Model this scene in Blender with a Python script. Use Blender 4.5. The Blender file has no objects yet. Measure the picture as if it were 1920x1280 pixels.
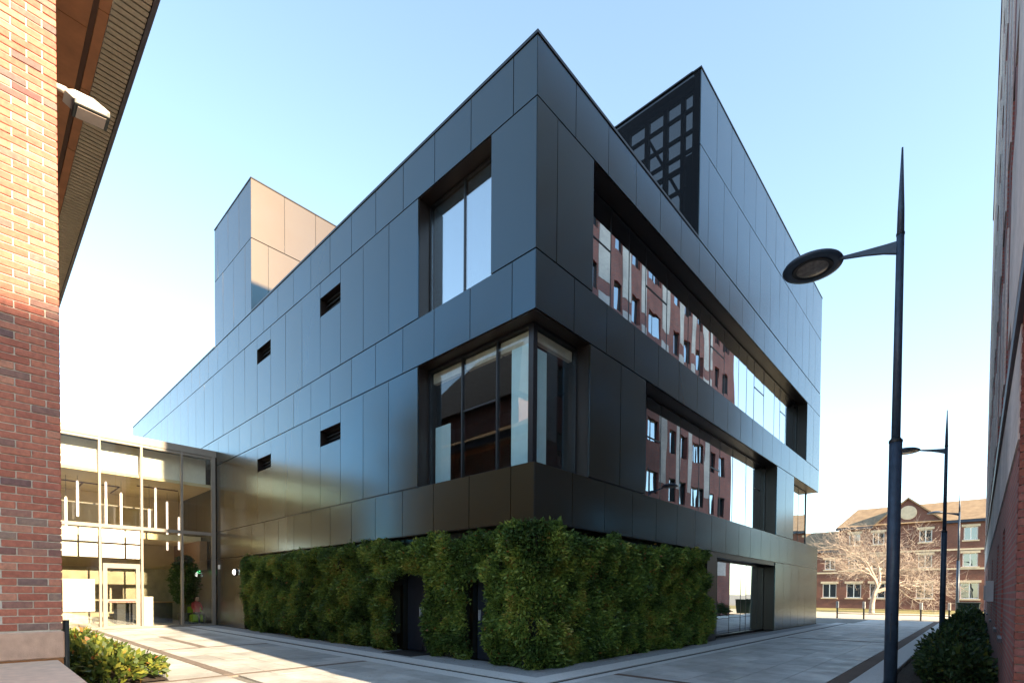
import bpy, bmesh, math, random
import numpy as np
from mathutils import Matrix, Vector

random.seed(7)
rng = np.random.default_rng(7)
S = bpy.context.scene
COL = S.collection
R_ = math.radians

# ------------------------------------------------------------------ camera
cam_d = bpy.data.cameras.new('camera')
cam = bpy.data.objects.new('camera', cam_d)
COL.objects.link(cam)
fw = Vector((-0.6788, 0.7341, -0.0208)).normalized()
rt = Vector((0.7341, 0.6790, 0.0073)).normalized()
up = rt.cross(fw).normalized()
rt = fw.cross(up).normalized()
mw = Matrix((rt, up, -fw)).transposed().to_4x4()
mw.translation = Vector((6.7446, -7.9389, 1.6))
cam.matrix_world = mw
cam_d.sensor_width = 36.0
cam_d.lens = 17.713
cam_d.shift_y = 0.2559
cam_d.clip_start = 0.05
cam_d.clip_end = 3000
S.camera = cam

# ------------------------------------------------------------------ light
SUN_EL = R_(24.3)
sun_vec = Vector((1.0, -0.060, math.tan(SUN_EL) * 1.0018)).normalized()   # towards the sun
w = bpy.data.worlds.new('World')
S.world = w
w.use_nodes = True
wn = w.node_tree
bg = wn.nodes['Background']
sky = wn.nodes.new('ShaderNodeTexSky')
sky.sky_type = 'NISHITA'
sky.sun_disc = False
sky.sun_elevation = SUN_EL
sky.sun_rotation = math.atan2(sun_vec.x, sun_vec.y)
sky.altitude = 0
sky.air_density = 1.0
sky.dust_density = 0.5
sky.ozone_density = 0.6
hs = wn.nodes.new('ShaderNodeHueSaturation')
hs.inputs['Saturation'].default_value = 0.86
wn.links.new(sky.outputs[0], hs.inputs['Color'])
tint = wn.nodes.new('ShaderNodeMix')
tint.data_type = 'RGBA'; tint.blend_type = 'MULTIPLY'
tint.inputs[0].default_value = 1.0
tint.inputs[7].default_value = (0.93, 1.03, 1.01, 1)
wn.links.new(hs.outputs[0], tint.inputs[6])
wn.links.new(tint.outputs[2], bg.inputs[0])
bg.inputs[1].default_value = 0.125
sd = bpy.data.lights.new('sun', 'SUN')
sd.energy = 5.0
sd.angle = R_(0.53)
sd.color = (1.0, 0.78, 0.52)
so = bpy.data.objects.new('sun', sd)
COL.objects.link(so)
so.rotation_euler = sun_vec.to_track_quat('Z', 'Y').to_euler()
S.view_settings.view_transform = 'Standard'
S.view_settings.look = 'None'
S.view_settings.gamma = 1
S.view_settings.use_curve_mapping = False
S.view_settings.exposure = 2.08
S.render.engine = 'CYCLES'
S.cycles.max_bounces = 8
S.cycles.transparent_max_bounces = 12
S.cycles.caustics_reflective = False
S.cycles.caustics_refractive = False

# ------------------------------------------------------------------ materials
MATS = {}

def nt(name):
    m = bpy.data.materials.new(name)
    m.use_nodes = True
    MATS[name] = m
    return m, m.node_tree, m.node_tree.nodes['Principled BSDF']

def N(t, kind, **kw):
    n = t.nodes.new(kind)
    for k, v in kw.items():
        setattr(n, k, v)
    return n

def ramp(t, fac, stops):
    r = N(t, 'ShaderNodeValToRGB')
    el = r.color_ramp.elements
    while len(el) < len(stops):
        el.new(0.5)
    for e, (p, c) in zip(el, stops):
        e.position = p
        e.color = (c[0], c[1], c[2], 1)
    t.links.new(fac, r.inputs[0])
    return r.outputs[0]

def noise(t, scale, detail=4, vec=None, rough=0.55):
    n = N(t, 'ShaderNodeTexNoise')
    n.inputs['Scale'].default_value = scale
    n.inputs['Detail'].default_value = detail
    n.inputs['Roughness'].default_value = rough
    if vec is not None:
        t.links.new(vec, n.inputs['Vector'])
    return n.outputs[0]

def geo(t):
    return N(t, 'ShaderNodeNewGeometry').outputs['Position']

def mapped(t, vec, scale=(1, 1, 1), rot=(0, 0, 0), loc=(0, 0, 0)):
    m = N(t, 'ShaderNodeMapping')
    m.inputs['Scale'].default_value = scale
    m.inputs['Rotation'].default_value = rot
    m.inputs['Location'].default_value = loc
    t.links.new(vec, m.inputs['Vector'])
    return m.outputs[0]

def mixc(t, fac, a, b, mode='MIX'):
    m = N(t, 'ShaderNodeMix', data_type='RGBA', blend_type=mode)
    for s, v in ((m.inputs[0], fac), (m.inputs[6], a), (m.inputs[7], b)):
        if isinstance(v, (int, float)):
            s.default_value = v
        elif isinstance(v, tuple):
            s.default_value = (v[0], v[1], v[2], 1)
        else:
            t.links.new(v, s)
    return m.outputs[2]

def bump(t, b, h, strength, dist=0.02):
    n = N(t, 'ShaderNodeBump')
    n.inputs['Strength'].default_value = strength
    n.inputs['Distance'].default_value = dist
    t.links.new(h, n.inputs['Height'])
    t.links.new(n.outputs[0], b.inputs['Normal'])

def simple(name, col, rough=0.6, metal=0.0, var=0.12, scale=6.0, spec=0.5, bumps=0.0):
    m, t, b = nt(name)
    g = geo(t)
    f = noise(t, scale, 4, g)
    lo = tuple(c * (1 - var) for c in col)
    hi = tuple(min(1, c * (1 + var)) for c in col)
    t.links.new(ramp(t, f, [(0.3, lo), (0.7, hi)]), b.inputs['Base Color'])
    b.inputs['Roughness'].default_value = rough
    b.inputs['Metallic'].default_value = metal
    b.inputs['Specular IOR Level'].default_value = spec
    if bumps:
        bump(t, b, noise(t, scale * 8, 3, g), bumps, 0.01)
    return m

def emissive(name, col, strength):
    m, t, b = nt(name)
    b.inputs['Base Color'].default_value = (*col, 1)
    b.inputs['Emission Color'].default_value = (*col, 1)
    b.inputs['Emission Strength'].default_value = strength
    return m

def cladding(name, col, rough, ior):
    m, t, b = nt(name)
    g = geo(t)
    oi = N(t, 'ShaderNodeObjectInfo')
    c0 = ramp(t, oi.outputs['Random'], [(0.0, tuple(c * 0.93 for c in col)), (1.0, tuple(c * 1.08 for c in col))])
    f = noise(t, 0.5, 2, g)
    t.links.new(mixc(t, 0.12, c0, ramp(t, f, [(0.3, tuple(c * 0.7 for c in col)), (0.7, tuple(c * 1.35 for c in col))])), b.inputs['Base Color'])
    b.inputs['IOR'].default_value = ior
    if name == 'clad':
        # anodised bronze: a tight bluish lobe from the lacquered film over a broad brown lobe from the brushed metal
        b.inputs['Metallic'].default_value = 1.0
        br = N(t, 'ShaderNodeBsdfGlossy')
        br.inputs['Color'].default_value = (0.082, 0.0545, 0.022, 1)
        br.inputs['Roughness'].default_value = 0.48
        ad = N(t, 'ShaderNodeAddShader')
        t.links.new(b.outputs[0], ad.inputs[0]); t.links.new(br.outputs[0], ad.inputs[1])
        t.links.new(ad.outputs[0], t.nodes['Material Output'].inputs[0])
        bump(t, b, noise(t, 0.9, 2, g), 0.12, 0.01)      # slight bowing of the sheets
    rr = N(t, 'ShaderNodeMapRange')
    rr.inputs['From Min'].default_value = 0.3
    rr.inputs['From Max'].default_value = 0.7
    rr.inputs['To Min'].default_value = rough - 0.012
    rr.inputs['To Max'].default_value = rough + 0.015
    t.links.new(noise(t, 0.9, 2, g), rr.inputs[0])
    t.links.new(rr.outputs[0], b.inputs['Roughness'])
    return m

cladding('clad', (0.003, 0.056, 0.100), 0.21, 1.5)
cladding('reveal', (0.020, 0.014, 0.012), 0.35, 1.5)
simple('dark_frame', (0.012, 0.013, 0.016), 0.35, var=0.2)
simple('joint', (0.006, 0.006, 0.007), 0.8)
simple('roofing', (0.06, 0.06, 0.065), 0.9)
simple('louver', (0.010, 0.009, 0.010), 0.6)
simple('pelmet', (0.62, 0.55, 0.42), 0.7)
simple('interior_dark', (0.05, 0.05, 0.055), 0.8)
simple('interior_floor', (0.09, 0.08, 0.07), 0.6)
simple('film', (0.60, 0.80, 0.82), 0.45, var=0.04)
simple('blind', (0.82, 0.86, 0.88), 0.7, var=0.04, scale=3)
simple('chair_blue', (0.012, 0.025, 0.05), 0.6)
simple('wood', (0.30, 0.17, 0.08), 0.5)
simple('white_paint', (0.80, 0.79, 0.76), 0.5, var=0.05)
simple('cream_frame', (0.22, 0.195, 0.165), 0.45, var=0.06)
simple('link_wall', (0.74, 0.62, 0.40), 0.8, var=0.08, scale=2)
simple('link_ceiling', (0.68, 0.57, 0.37), 0.8, var=0.08, scale=2)
simple('link_floor', (0.55, 0.50, 0.42), 0.4)
simple('green_seat', (0.25, 0.42, 0.03), 0.6)
simple('red_cloth', (0.45, 0.04, 0.04), 0.8)
simple('skin', (0.55, 0.33, 0.24), 0.55)
simple('hair', (0.02, 0.015, 0.012), 0.6)
simple('pot', (0.07, 0.07, 0.075), 0.6)
simple('bark', (0.13, 0.09, 0.06), 0.9, bumps=0.4)
simple('bare_bark', (0.35, 0.29, 0.24), 0.9, var=0.25)
simple('lamp_metal', (0.034, 0.058, 0.098), 0.42, var=0.25, scale=9)
simple('lamp_seam', (0.008, 0.010, 0.014), 0.5)
simple('lens', (0.20, 0.19, 0.18), 0.25, var=0.3, scale=14)
simple('soffit_brown', (0.46, 0.19, 0.08), 0.7, var=0.18, scale=4)
simple('soffit_line', (0.09, 0.035, 0.018), 0.7)
simple('slat', (0.50, 0.41, 0.28), 0.6, var=0.1, scale=12)
simple('gutter', (0.055, 0.045, 0.065), 0.5)
simple('mortar', (0.56, 0.52, 0.46), 0.95, var=0.15, scale=30, bumps=0.3)
simple('mortar_dark', (0.20, 0.16, 0.15), 0.95, var=0.2, scale=30)
simple('stone_ledge', (0.72, 0.54, 0.40), 0.85, var=0.12, scale=9, bumps=0.25)
simple('stone_plinth', (0.50, 0.33, 0.25), 0.85, var=0.14, scale=10, bumps=0.25)
simple('link_rear', (0.34, 0.30, 0.22), 0.7, var=0.3, scale=1.5)
simple('rust_joint', (0.30, 0.13, 0.05), 0.9)
simple('pipe_dark', (0.03, 0.035, 0.035), 0.5)
simple('fixture_white', (0.72, 0.66, 0.58), 0.5, var=0.06)
simple('fixture_glass', (0.55, 0.42, 0.34), 0.3, var=0.15)
simple('soil', (0.035, 0.022, 0.014), 1.0, var=0.5, scale=14, bumps=0.8)
simple('joint_sand', (0.17, 0.165, 0.155), 0.95, var=0.25, scale=20)
simple('granite', (0.54, 0.545, 0.535), 0.75, var=0.12, scale=25)
simple('granite_dark', (0.26, 0.27, 0.28), 0.8, var=0.2, scale=18)
simple('band_grey', (0.17, 0.14, 0.12), 0.8, var=0.25, scale=8)
simple('drain_slot', (0.03, 0.035, 0.035), 0.7)
simple('cream_stone', (0.60, 0.50, 0.36), 0.85, var=0.1, scale=3)
simple('post_white', (0.60, 0.58, 0.54), 0.7)
simple('post_dark', (0.04, 0.045, 0.05), 0.6)
simple('road_tan', (0.44, 0.38, 0.29), 0.9, var=0.12, scale=2)
simple('verge', (0.20, 0.17, 0.05), 0.95, var=0.4, scale=6)
simple('far_ground', (0.20, 0.19, 0.17), 0.95, var=0.2, scale=0.6)
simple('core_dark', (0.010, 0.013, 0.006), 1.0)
simple('door_navy', (0.014, 0.018, 0.030), 0.45, var=0.15)
simple('steel_dark', (0.010, 0.012, 0.018), 0.55)
simple('bin_green', (0.010, 0.035, 0.030), 0.5)
simple('steel_grey', (0.40, 0.42, 0.46), 0.4, var=0.08)
emissive('lamp_glow', (1.0, 0.97, 0.9), 1.2)
emissive('exit_glow', (0.10, 0.75, 0.25), 0.8)
emissive('tube_glow', (1.0, 0.80, 0.68), 0.5)

def paving():
    m, t, b = nt('slab')
    g = geo(t)
    oi = N(t, 'ShaderNodeObjectInfo')
    c0 = ramp(t, oi.outputs['Random'], [(0.0, (0.42, 0.43, 0.425)), (0.5, (0.51, 0.515, 0.505)), (1.0, (0.58, 0.58, 0.565))])
    st = ramp(t, noise(t, 0.45, 6, g, 0.62), [(0.32, (0.66, 0.65, 0.63)), (0.6, (1.04, 1.04, 1.04))])
    sp = ramp(t, noise(t, 70, 3, g), [(0.3, (0.90, 0.90, 0.90)), (0.7, (1.07, 1.07, 1.07))])
    vo = N(t, 'ShaderNodeTexVoronoi', feature='F1')
    vo.inputs['Scale'].default_value = 2.6
    vo.inputs['Randomness'].default_value = 1.0
    t.links.new(g, vo.inputs['Vector'])
    gum = ramp(t, vo.outputs['Distance'], [(0.055, (0.45, 0.44, 0.43)), (0.075, (1, 1, 1))])
    c0 = mixc(t, 0.7, c0, gum, 'MULTIPLY')
    st2 = ramp(t, noise(t, 2.3, 8, g, 0.7), [(0.36, (0.80, 0.79, 0.77)), (0.55, (1.0, 1.0, 1.0))])
    c0 = mixc(t, 1.0, c0, st2, 'MULTIPLY')
    c = mixc(t, 1.0, c0, st, 'MULTIPLY')
    t.links.new(mixc(t, 1.0, c, sp, 'MULTIPLY'), b.inputs['Base Color'])
    rr = ramp(t, noise(t, 1.6, 5, g), [(0.3, (0.42,) * 3), (0.7, (0.75,) * 3)])
    t.links.new(rr, b.inputs['Roughness'])
    bump(t, b, noise(t, 90, 3, g), 0.25, 0.004)
paving()

def brick_piece(name, stops, sc=26):
    m, t, b = nt(name)
    g = geo(t)
    oi = N(t, 'ShaderNodeObjectInfo')
    c0 = ramp(t, oi.outputs['Random'], stops)
    f = ramp(t, noise(t, sc, 5, g, 0.65), [(0.25, (0.62, 0.60, 0.60)), (0.75, (1.25, 1.2, 1.15))])
    t.links.new(mixc(t, 1.0, c0, f, 'MULTIPLY'), b.inputs['Base Color'])
    b.inputs['Roughness'].default_value = 0.85
    bump(t, b, noise(t, sc * 4, 4, g), 0.5, 0.004)
brick_piece('brick_red', [(0.0, (0.33, 0.11, 0.078)), (0.3, (0.44, 0.17, 0.115)), (0.55, (0.36, 0.125, 0.09)), (0.72, (0.48, 0.23, 0.16)), (0.82, (0.15, 0.085, 0.09)), (0.9, (0.30, 0.21, 0.17)), (1.0, (0.19, 0.07, 0.07))])
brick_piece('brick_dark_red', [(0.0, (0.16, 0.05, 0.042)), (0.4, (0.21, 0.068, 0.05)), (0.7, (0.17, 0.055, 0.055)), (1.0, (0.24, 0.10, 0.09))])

def brick_wall(name, c1, c2, mortar, axis, msize=0.012, w=0.225, h=0.075):
    """procedural bricks for walls seen far off or edge-on; axis = horizontal axis along the wall"""
    m, t, b = nt(name)
    g = geo(t)
    sep = N(t, 'ShaderNodeSeparateXYZ')
    t.links.new(g, sep.inputs[0])
    cmb = N(t, 'ShaderNodeCombineXYZ')
    t.links.new(sep.outputs[axis], cmb.inputs[0])
    t.links.new(sep.outputs[2], cmb.inputs[1])
    br = N(t, 'ShaderNodeTexBrick')
    br.inputs['Scale'].default_value = 1
    br.inputs['Mortar Size'].default_value = msize
    br.inputs['Brick Width'].default_value = w
    br.inputs['Row Height'].default_value = h
    br.inputs['Color1'].default_value = (*c1, 1)
    br.inputs['Color2'].default_value = (*c2, 1)
    br.inputs['Mortar'].default_value = (*mortar, 1)
    t.links.new(cmb.outputs[0], br.inputs['Vector'])
    st = ramp(t, noise(t, 0.7, 5, g), [(0.3, (0.75, 0.73, 0.73)), (0.7, (1.15, 1.12, 1.1))])
    t.links.new(mixc(t, 1.0, br.outputs[0], st, 'MULTIPLY'), b.inputs['Base Color'])
    b.inputs['Roughness'].default_value = 0.88
    bump(t, b, br.outputs['Fac'], -0.5, 0.008)
brick_wall('brick_tex_left_y', (0.40, 0.13, 0.085), (0.28, 0.08, 0.06), (0.42, 0.38, 0.34), 1)
brick_wall('brick_tex_left_x', (0.40, 0.13, 0.085), (0.28, 0.08, 0.06), (0.42, 0.38, 0.34), 0)
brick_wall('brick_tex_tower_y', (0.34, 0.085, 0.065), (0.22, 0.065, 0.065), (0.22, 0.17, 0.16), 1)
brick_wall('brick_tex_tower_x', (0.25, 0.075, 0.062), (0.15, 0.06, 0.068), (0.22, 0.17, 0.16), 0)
brick_wall('brick_grey_y', (0.62, 0.58, 0.57), (0.50, 0.48, 0.48), (0.62, 0.58, 0.57), 1)
brick_wall('brick_far', (0.19, 0.07, 0.05), (0.13, 0.05, 0.04), (0.18, 0.11, 0.085), 0)
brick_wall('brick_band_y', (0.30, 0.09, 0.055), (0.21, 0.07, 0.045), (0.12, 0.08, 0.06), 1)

def roof_tile():
    m, t, b = nt('roof_tile')
    g = geo(t)
    wv = N(t, 'ShaderNodeTexWave', wave_type='BANDS', bands_direction='Z')
    wv.inputs['Scale'].default_value = 3.2
    wv.inputs['Distortion'].default_value = 0.6
    t.links.new(g, wv.inputs['Vector'])
    c = ramp(t, noise(t, 1.3, 6, g), [(0.3, (0.20, 0.135, 0.08)), (0.7, (0.31, 0.22, 0.13))])
    t.links.new(mixc(t, 0.25, c, wv.outputs[0], 'MULTIPLY'), b.inputs['Base Color'])
    b.inputs['Roughness'].default_value = 0.9
    bump(t, b, wv.outputs[0], 0.6, 0.03)
roof_tile()

def glass(name, base, tint, wav=0.0, wscale=(1, 1, 1), body=None, gcol=(0.92, 0.95, 0.97)):
    """coated glazing: mirror-like by a Fresnel curve lifted by the coating; the rest passes through (or ends in a dark room)"""
    m = bpy.data.materials.new(name)
    m.use_nodes = True
    MATS[name] = m
    t = m.node_tree
    for n in list(t.nodes):
        t.nodes.remove(n)
    out = N(t, 'ShaderNodeOutputMaterial')
    mix = N(t, 'ShaderNodeMixShader')
    gl = N(t, 'ShaderNodeBsdfGlossy')
    gl.inputs['Color'].default_value = (*gcol, 1)
    gl.inputs['Roughness'].default_value = 0.008
    if body is None:
        tr = N(t, 'ShaderNodeBsdfTransparent')
        tr.inputs['Color'].default_value = (*tint, 1)
    else:
        tr = N(t, 'ShaderNodeBsdfDiffuse')
        tr.inputs['Color'].default_value = (*body, 1)
    lw = N(t, 'ShaderNodeLayerWeight')          # Schlick curve, the same from both sides of the pane
    lw.inputs['Blend'].default_value = 0.5
    pw = N(t, 'ShaderNodeMath', operation='POWER')
    pw.inputs[1].default_value = 5.0
    t.links.new(lw.outputs['Facing'], pw.inputs[0])
    fr = N(t, 'ShaderNodeMath', operation='MULTIPLY_ADD')
    fr.inputs[1].default_value = 0.96
    fr.inputs[2].default_value = 0.04
    t.links.new(pw.outputs[0], fr.inputs[0])
    ma = N(t, 'ShaderNodeMath', operation='MULTIPLY_ADD', use_clamp=True)
    ma.inputs[1].default_value = 1.0 - base
    ma.inputs[2].default_value = base
    t.links.new(fr.outputs[0], ma.inputs[0])
    t.links.new(ma.outputs[0], mix.inputs[0])
    t.links.new(tr.outputs[0], mix.inputs[1])
    t.links.new(gl.outputs[0], mix.inputs[2])
    t.links.new(mix.outputs[0], out.inputs[0])
    if wav:
        bn = N(t, 'ShaderNodeBump')
        bn.inputs['Strength'].default_value = wav
        bn.inputs['Distance'].default_value = 0.01
        t.links.new(noise(t, 1.0, 1, mapped(t, geo(t), wscale)), bn.inputs['Height'])
        t.links.new(bn.outputs[0], gl.inputs['Normal'])
    return m
glass('glass_street', 0.66, (0.35, 0.38, 0.40), 0.2, (1, 1.6, 0.35))
glass('glass_corner', 0.02, (0.92, 0.95, 0.96), 0.10, (0.8, 0.8, 0.5))
glass('glass_sky', 0.45, (0.70, 0.78, 0.82), 0.10, (0.8, 0.8, 0.5))
glass('glass_link', 0.05, (0.95, 0.96, 0.92))
glass('glass_opaque', 0.62, (0, 0, 0), 0.12, (1, 1, 1), body=(0.02, 0.025, 0.03), gcol=(0.80, 0.92, 1.0))
glass('glass_far', 0.18, (0, 0, 0), 0.2, (1, 1, 1), body=(0.035, 0.04, 0.045))

def mesh_screen():
    m = bpy.data.materials.new('mesh_screen')
    m.use_nodes = True
    MATS['mesh_screen'] = m
    t = m.node_tree
    b = t.nodes['Principled BSDF']
    b.inputs['Base Color'].default_value = (0.005, 0.006, 0.010, 1)
    b.inputs['Specular IOR Level'].default_value = 0.12
    b.inputs['Roughness'].default_value = 0.6
    tr = N(t, 'ShaderNodeBsdfTransparent')
    mix = N(t, 'ShaderNodeMixShader')
    mix.inputs[0].default_value = 0.68     # open area of the perforated sheet, holes finer than a pixel
    t.links.new(tr.outputs[0], mix.inputs[1])
    t.links.new(b.outputs[0], mix.inputs[2])
    t.links.new(mix.outputs[0], t.nodes['Material Output'].inputs[0])
mesh_screen()

def foliage(name, stops, rough=0.5, trans=0.25):
    m, t, b = nt(name)
    at = N(t, 'ShaderNodeAttribute', attribute_name='tint')
    c = ramp(t, at.outputs['Fac'], stops)
    t.links.new(c, b.inputs['Base Color'])
    b.inputs['Roughness'].default_value = rough
    b.inputs['Specular IOR Level'].default_value = 0.35
    tr = N(t, 'ShaderNodeBsdfTranslucent')
    t.links.new(c, tr.inputs[0])
    mix = N(t, 'ShaderNodeMixShader')
    mix.inputs[0].default_value = trans
    t.links.new(b.outputs[0], mix.inputs[1])
    t.links.new(tr.outputs[0], mix.inputs[2])
    t.links.new(mix.outputs[0], t.nodes['Material Output'].inputs[0])
foliage('leaf_wall', [(0.0, (0.046, 0.090, 0.024)), (0.45, (0.13, 0.205, 0.042)), (0.75, (0.24, 0.31, 0.06)), (0.93, (0.34, 0.36, 0.07)), (1.0, (0.28, 0.13, 0.04))], 0.45, 0.35)
foliage('leaf_bed', [(0.0, (0.035, 0.065, 0.015)), (0.5, (0.08, 0.12, 0.025)), (0.85, (0.19, 0.21, 0.03)), (0.97, (0.25, 0.22, 0.05)), (1.0, (0.34, 0.10, 0.03))])
foliage('leaf_shrub', [(0.0, (0.020, 0.050, 0.022)), (0.6, (0.042, 0.082, 0.030)), (0.95, (0.08, 0.12, 0.025)), (1.0, (0.20, 0.18, 0.03))])
foliage('leaf_litter', [(0.0, (0.10, 0.05, 0.02)), (0.5, (0.17, 0.10, 0.035)), (0.85, (0.11, 0.12, 0.03)), (1.0, (0.25, 0.09, 0.04))])
foliage('leaf_indoor', [(0.0, (0.02, 0.06, 0.02)), (1.0, (0.06, 0.12, 0.03))])

# ------------------------------------------------------------------ mesh helpers
class MB:
    def __init__(s):
        s.v = []; s.f = []
    def box(s, x0, x1, y0, y1, z0, z1):
        x0, x1 = min(x0, x1), max(x0, x1); y0, y1 = min(y0, y1), max(y0, y1); z0, z1 = min(z0, z1), max(z0, z1)
        n = len(s.v)
        s.v += [(x0, y0, z0), (x1, y0, z0), (x1, y1, z0), (x0, y1, z0), (x0, y0, z1), (x1, y0, z1), (x1, y1, z1), (x0, y1, z1)]
        s.f += [tuple(n + i for i in q) for q in ((0, 3, 2, 1), (4, 5, 6, 7), (0, 1, 5, 4), (1, 2, 6, 5), (2, 3, 7, 6), (3, 0, 4, 7))]
        return s
    def poly(s, pts, face):
        n = len(s.v); s.v += pts; s.f += [tuple(n + i for i in q) for q in face]; return s
    def prism(s, pts, off):
        """pts: planar polygon, off: extrusion vector"""
        n = len(s.v); k = len(pts)
        s.v += [tuple(p) for p in pts] + [tuple(Vector(p) + Vector(off)) for p in pts]
        s.f += [tuple(n + i for i in range(k))[::-1], tuple(n + k + i for i in range(k))]
        s.f += [(n + i, n + (i + 1) % k, n + k + (i + 1) % k, n + k + i) for i in range(k)]
        return s
    def tube(s, pts, radii, seg=8, cap=True):
        n0 = len(s.v); pts = [Vector(p) for p in pts]
        for i, p in enumerate(pts):
            d = (pts[min(i + 1, len(pts) - 1)] - pts[max(i - 1, 0)]).normalized()
            a = Vector((0, 0, 1)) if abs(d.z) < 0.9 else Vector((1, 0, 0))
            e1 = d.cross(a).normalized(); e2 = d.cross(e1)
            for k in range(seg):
                an = 2 * math.pi * k / seg
                s.v.append(tuple(p + (e1 * math.cos(an) + e2 * math.sin(an)) * radii[i]))
        for i in range(len(pts) - 1):
            for k in range(seg):
                a = n0 + i * seg + k; b = n0 + i * seg + (k + 1) % seg
                s.f.append((a, b, b + seg, a + seg))
        if cap:
            s.f.append(tuple(n0 + k for k in range(seg))[::-1])
            s.f.append(tuple(n0 + (len(pts) - 1) * seg + k for k in range(seg)))
        return s
    def lathe(s, prof, c=(0, 0, 0), seg=24):
        n0 = len(s.v)
        for r, z in prof:
            for k in range(seg):
                an = 2 * math.pi * k / seg
                s.v.append((c[0] + r * math.cos(an), c[1] + r * math.sin(an), c[2] + z))
        for i in range(len(prof) - 1):
            for k in range(seg):
                a = n0 + i * seg + k; b = n0 + i * seg + (k + 1) % seg
                s.f.append((a, b, b + seg, a + seg))
        s.f.append(tuple(n0 + k for k in range(seg))[::-1])
        s.f.append(tuple(n0 + (len(prof) - 1) * seg + k for k in range(seg)))
        return s
    def build(s, name, mat, parent=None, smooth=False, bevel=0):
        me = bpy.data.meshes.new(name)
        me.from_pydata(s.v, [], s.f)
        bm = bmesh.new(); bm.from_mesh(me)
        bmesh.ops.recalc_face_normals(bm, faces=bm.faces)
        if bevel:
            bmesh.ops.bevel(bm, geom=bm.edges[:], offset=bevel, segments=1, affect='EDGES')
        bm.to_mesh(me); bm.free()
        if smooth:
            me.shade_smooth() if hasattr(me, 'shade_smooth') else None
        me.materials.append(MATS[mat])
        return link(name, me, parent)

def link(name, me, parent=None):
    o = bpy.data.objects.new(name, me)
    COL.objects.link(o)
    if parent is not None:
        o.parent = parent
    return o

def tag(o, label=None, cat=None, group=None, kind=None):
    if label: o['label'] = label
    if cat: o['category'] = cat
    if group: o['group'] = group
    if kind: o['kind'] = kind
    return o

def thing(name, label, cat, loc=(0, 0, 0), group=None):
    o = bpy.data.objects.new(name, None)
    COL.objects.link(o)
    o.empty_display_size = 0.3
    o.location = loc
    return tag(o, label, cat, group)

_unit = {}
def piece(name, parent, mat, x0, x1, y0, y1, z0, z1, rot=None):
    """one box-shaped piece sharing the unit mesh of its material"""
    key = mat
    if key not in _unit:
        mb = MB().box(-.5, .5, -.5, .5, -.5, .5)
        me = bpy.data.meshes.new('unit_' + mat)
        me.from_pydata(mb.v, [], mb.f)
        me.materials.append(MATS[mat])
        _unit[key] = me
    o = link(name, _unit[key], parent)
    o.location = ((x0 + x1) / 2, (y0 + y1) / 2, (z0 + z1) / 2)
    if parent is not None:
        base = Vector((0, 0, 0)); q = parent
        while q is not None:
            base += Vector(q.location); q = q.parent
        o.location = Vector(o.location) - base
    o.scale = (abs(x1 - x0), abs(y1 - y0), abs(z1 - z0))
    if rot: o.rotation_euler = rot
    return o

# faces of axis-aligned buildings: u along the wall, d outward, z up
class Face:
    def __init__(s, kind, off=0.0, u0=0.0):
        s.k = kind; s.o = off
    def rng(s, u0, u1, d0, d1):
        if s.k == 'L':  return (-u1, -u0, s.o - d1, s.o - d0)      # faces -y, u = -x
        if s.k == 'R':  return (s.o + d0, s.o + d1, u0, u1)        # faces +x, u = y
        if s.k == 'W':  return (s.o - d1, s.o - d0, u0, u1)        # faces -x, u = y
        if s.k == 'S':  return (u0, u1, s.o - d1, s.o - d0)        # faces -y, u = x
        if s.k == 'N':  return (u0, u1, s.o + d0, s.o + d1)        # faces +y, u = x
    def add(s, mb, u0, u1, d0, d1, z0, z1):
        a = s.rng(u0, u1, d0, d1); mb.box(*a, z0, z1); return mb
    def piece(s, name, parent, mat, u0, u1, d0, d1, z0, z1, tilt=0.0):
        a = s.rng(u0, u1, d0, d1)
        rot = None
        if tilt:
            e = random.gauss(0, tilt); f = random.gauss(0, tilt)
            rot = (e, 0, f) if s.k in 'LSN' else (0, e, f)
        return piece(name, parent, mat, *a, z0, z1, rot)

def walled(mb, face, u0, u1, z0, z1, openings, d0, d1):
    us = sorted({u0, u1, *[min(max(v, u0), u1) for o in openings for v in o[:2]]})
    for a, b in zip(us, us[1:]):
        if b - a < 1e-4: continue
        m = (a + b) / 2
        zs = [(max(o[2], z0), min(o[3], z1)) for o in openings if o[0] <= m <= o[1]]
        zs.sort(); cur = z0
        for c, d in zs:
            if c - cur > 1e-4: face.add(mb, a, b, d0, d1, cur, c)
            cur = max(cur, d)
        if z1 - cur > 1e-4: face.add(mb, a, b, d0, d1, cur, z1)
    return mb

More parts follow.
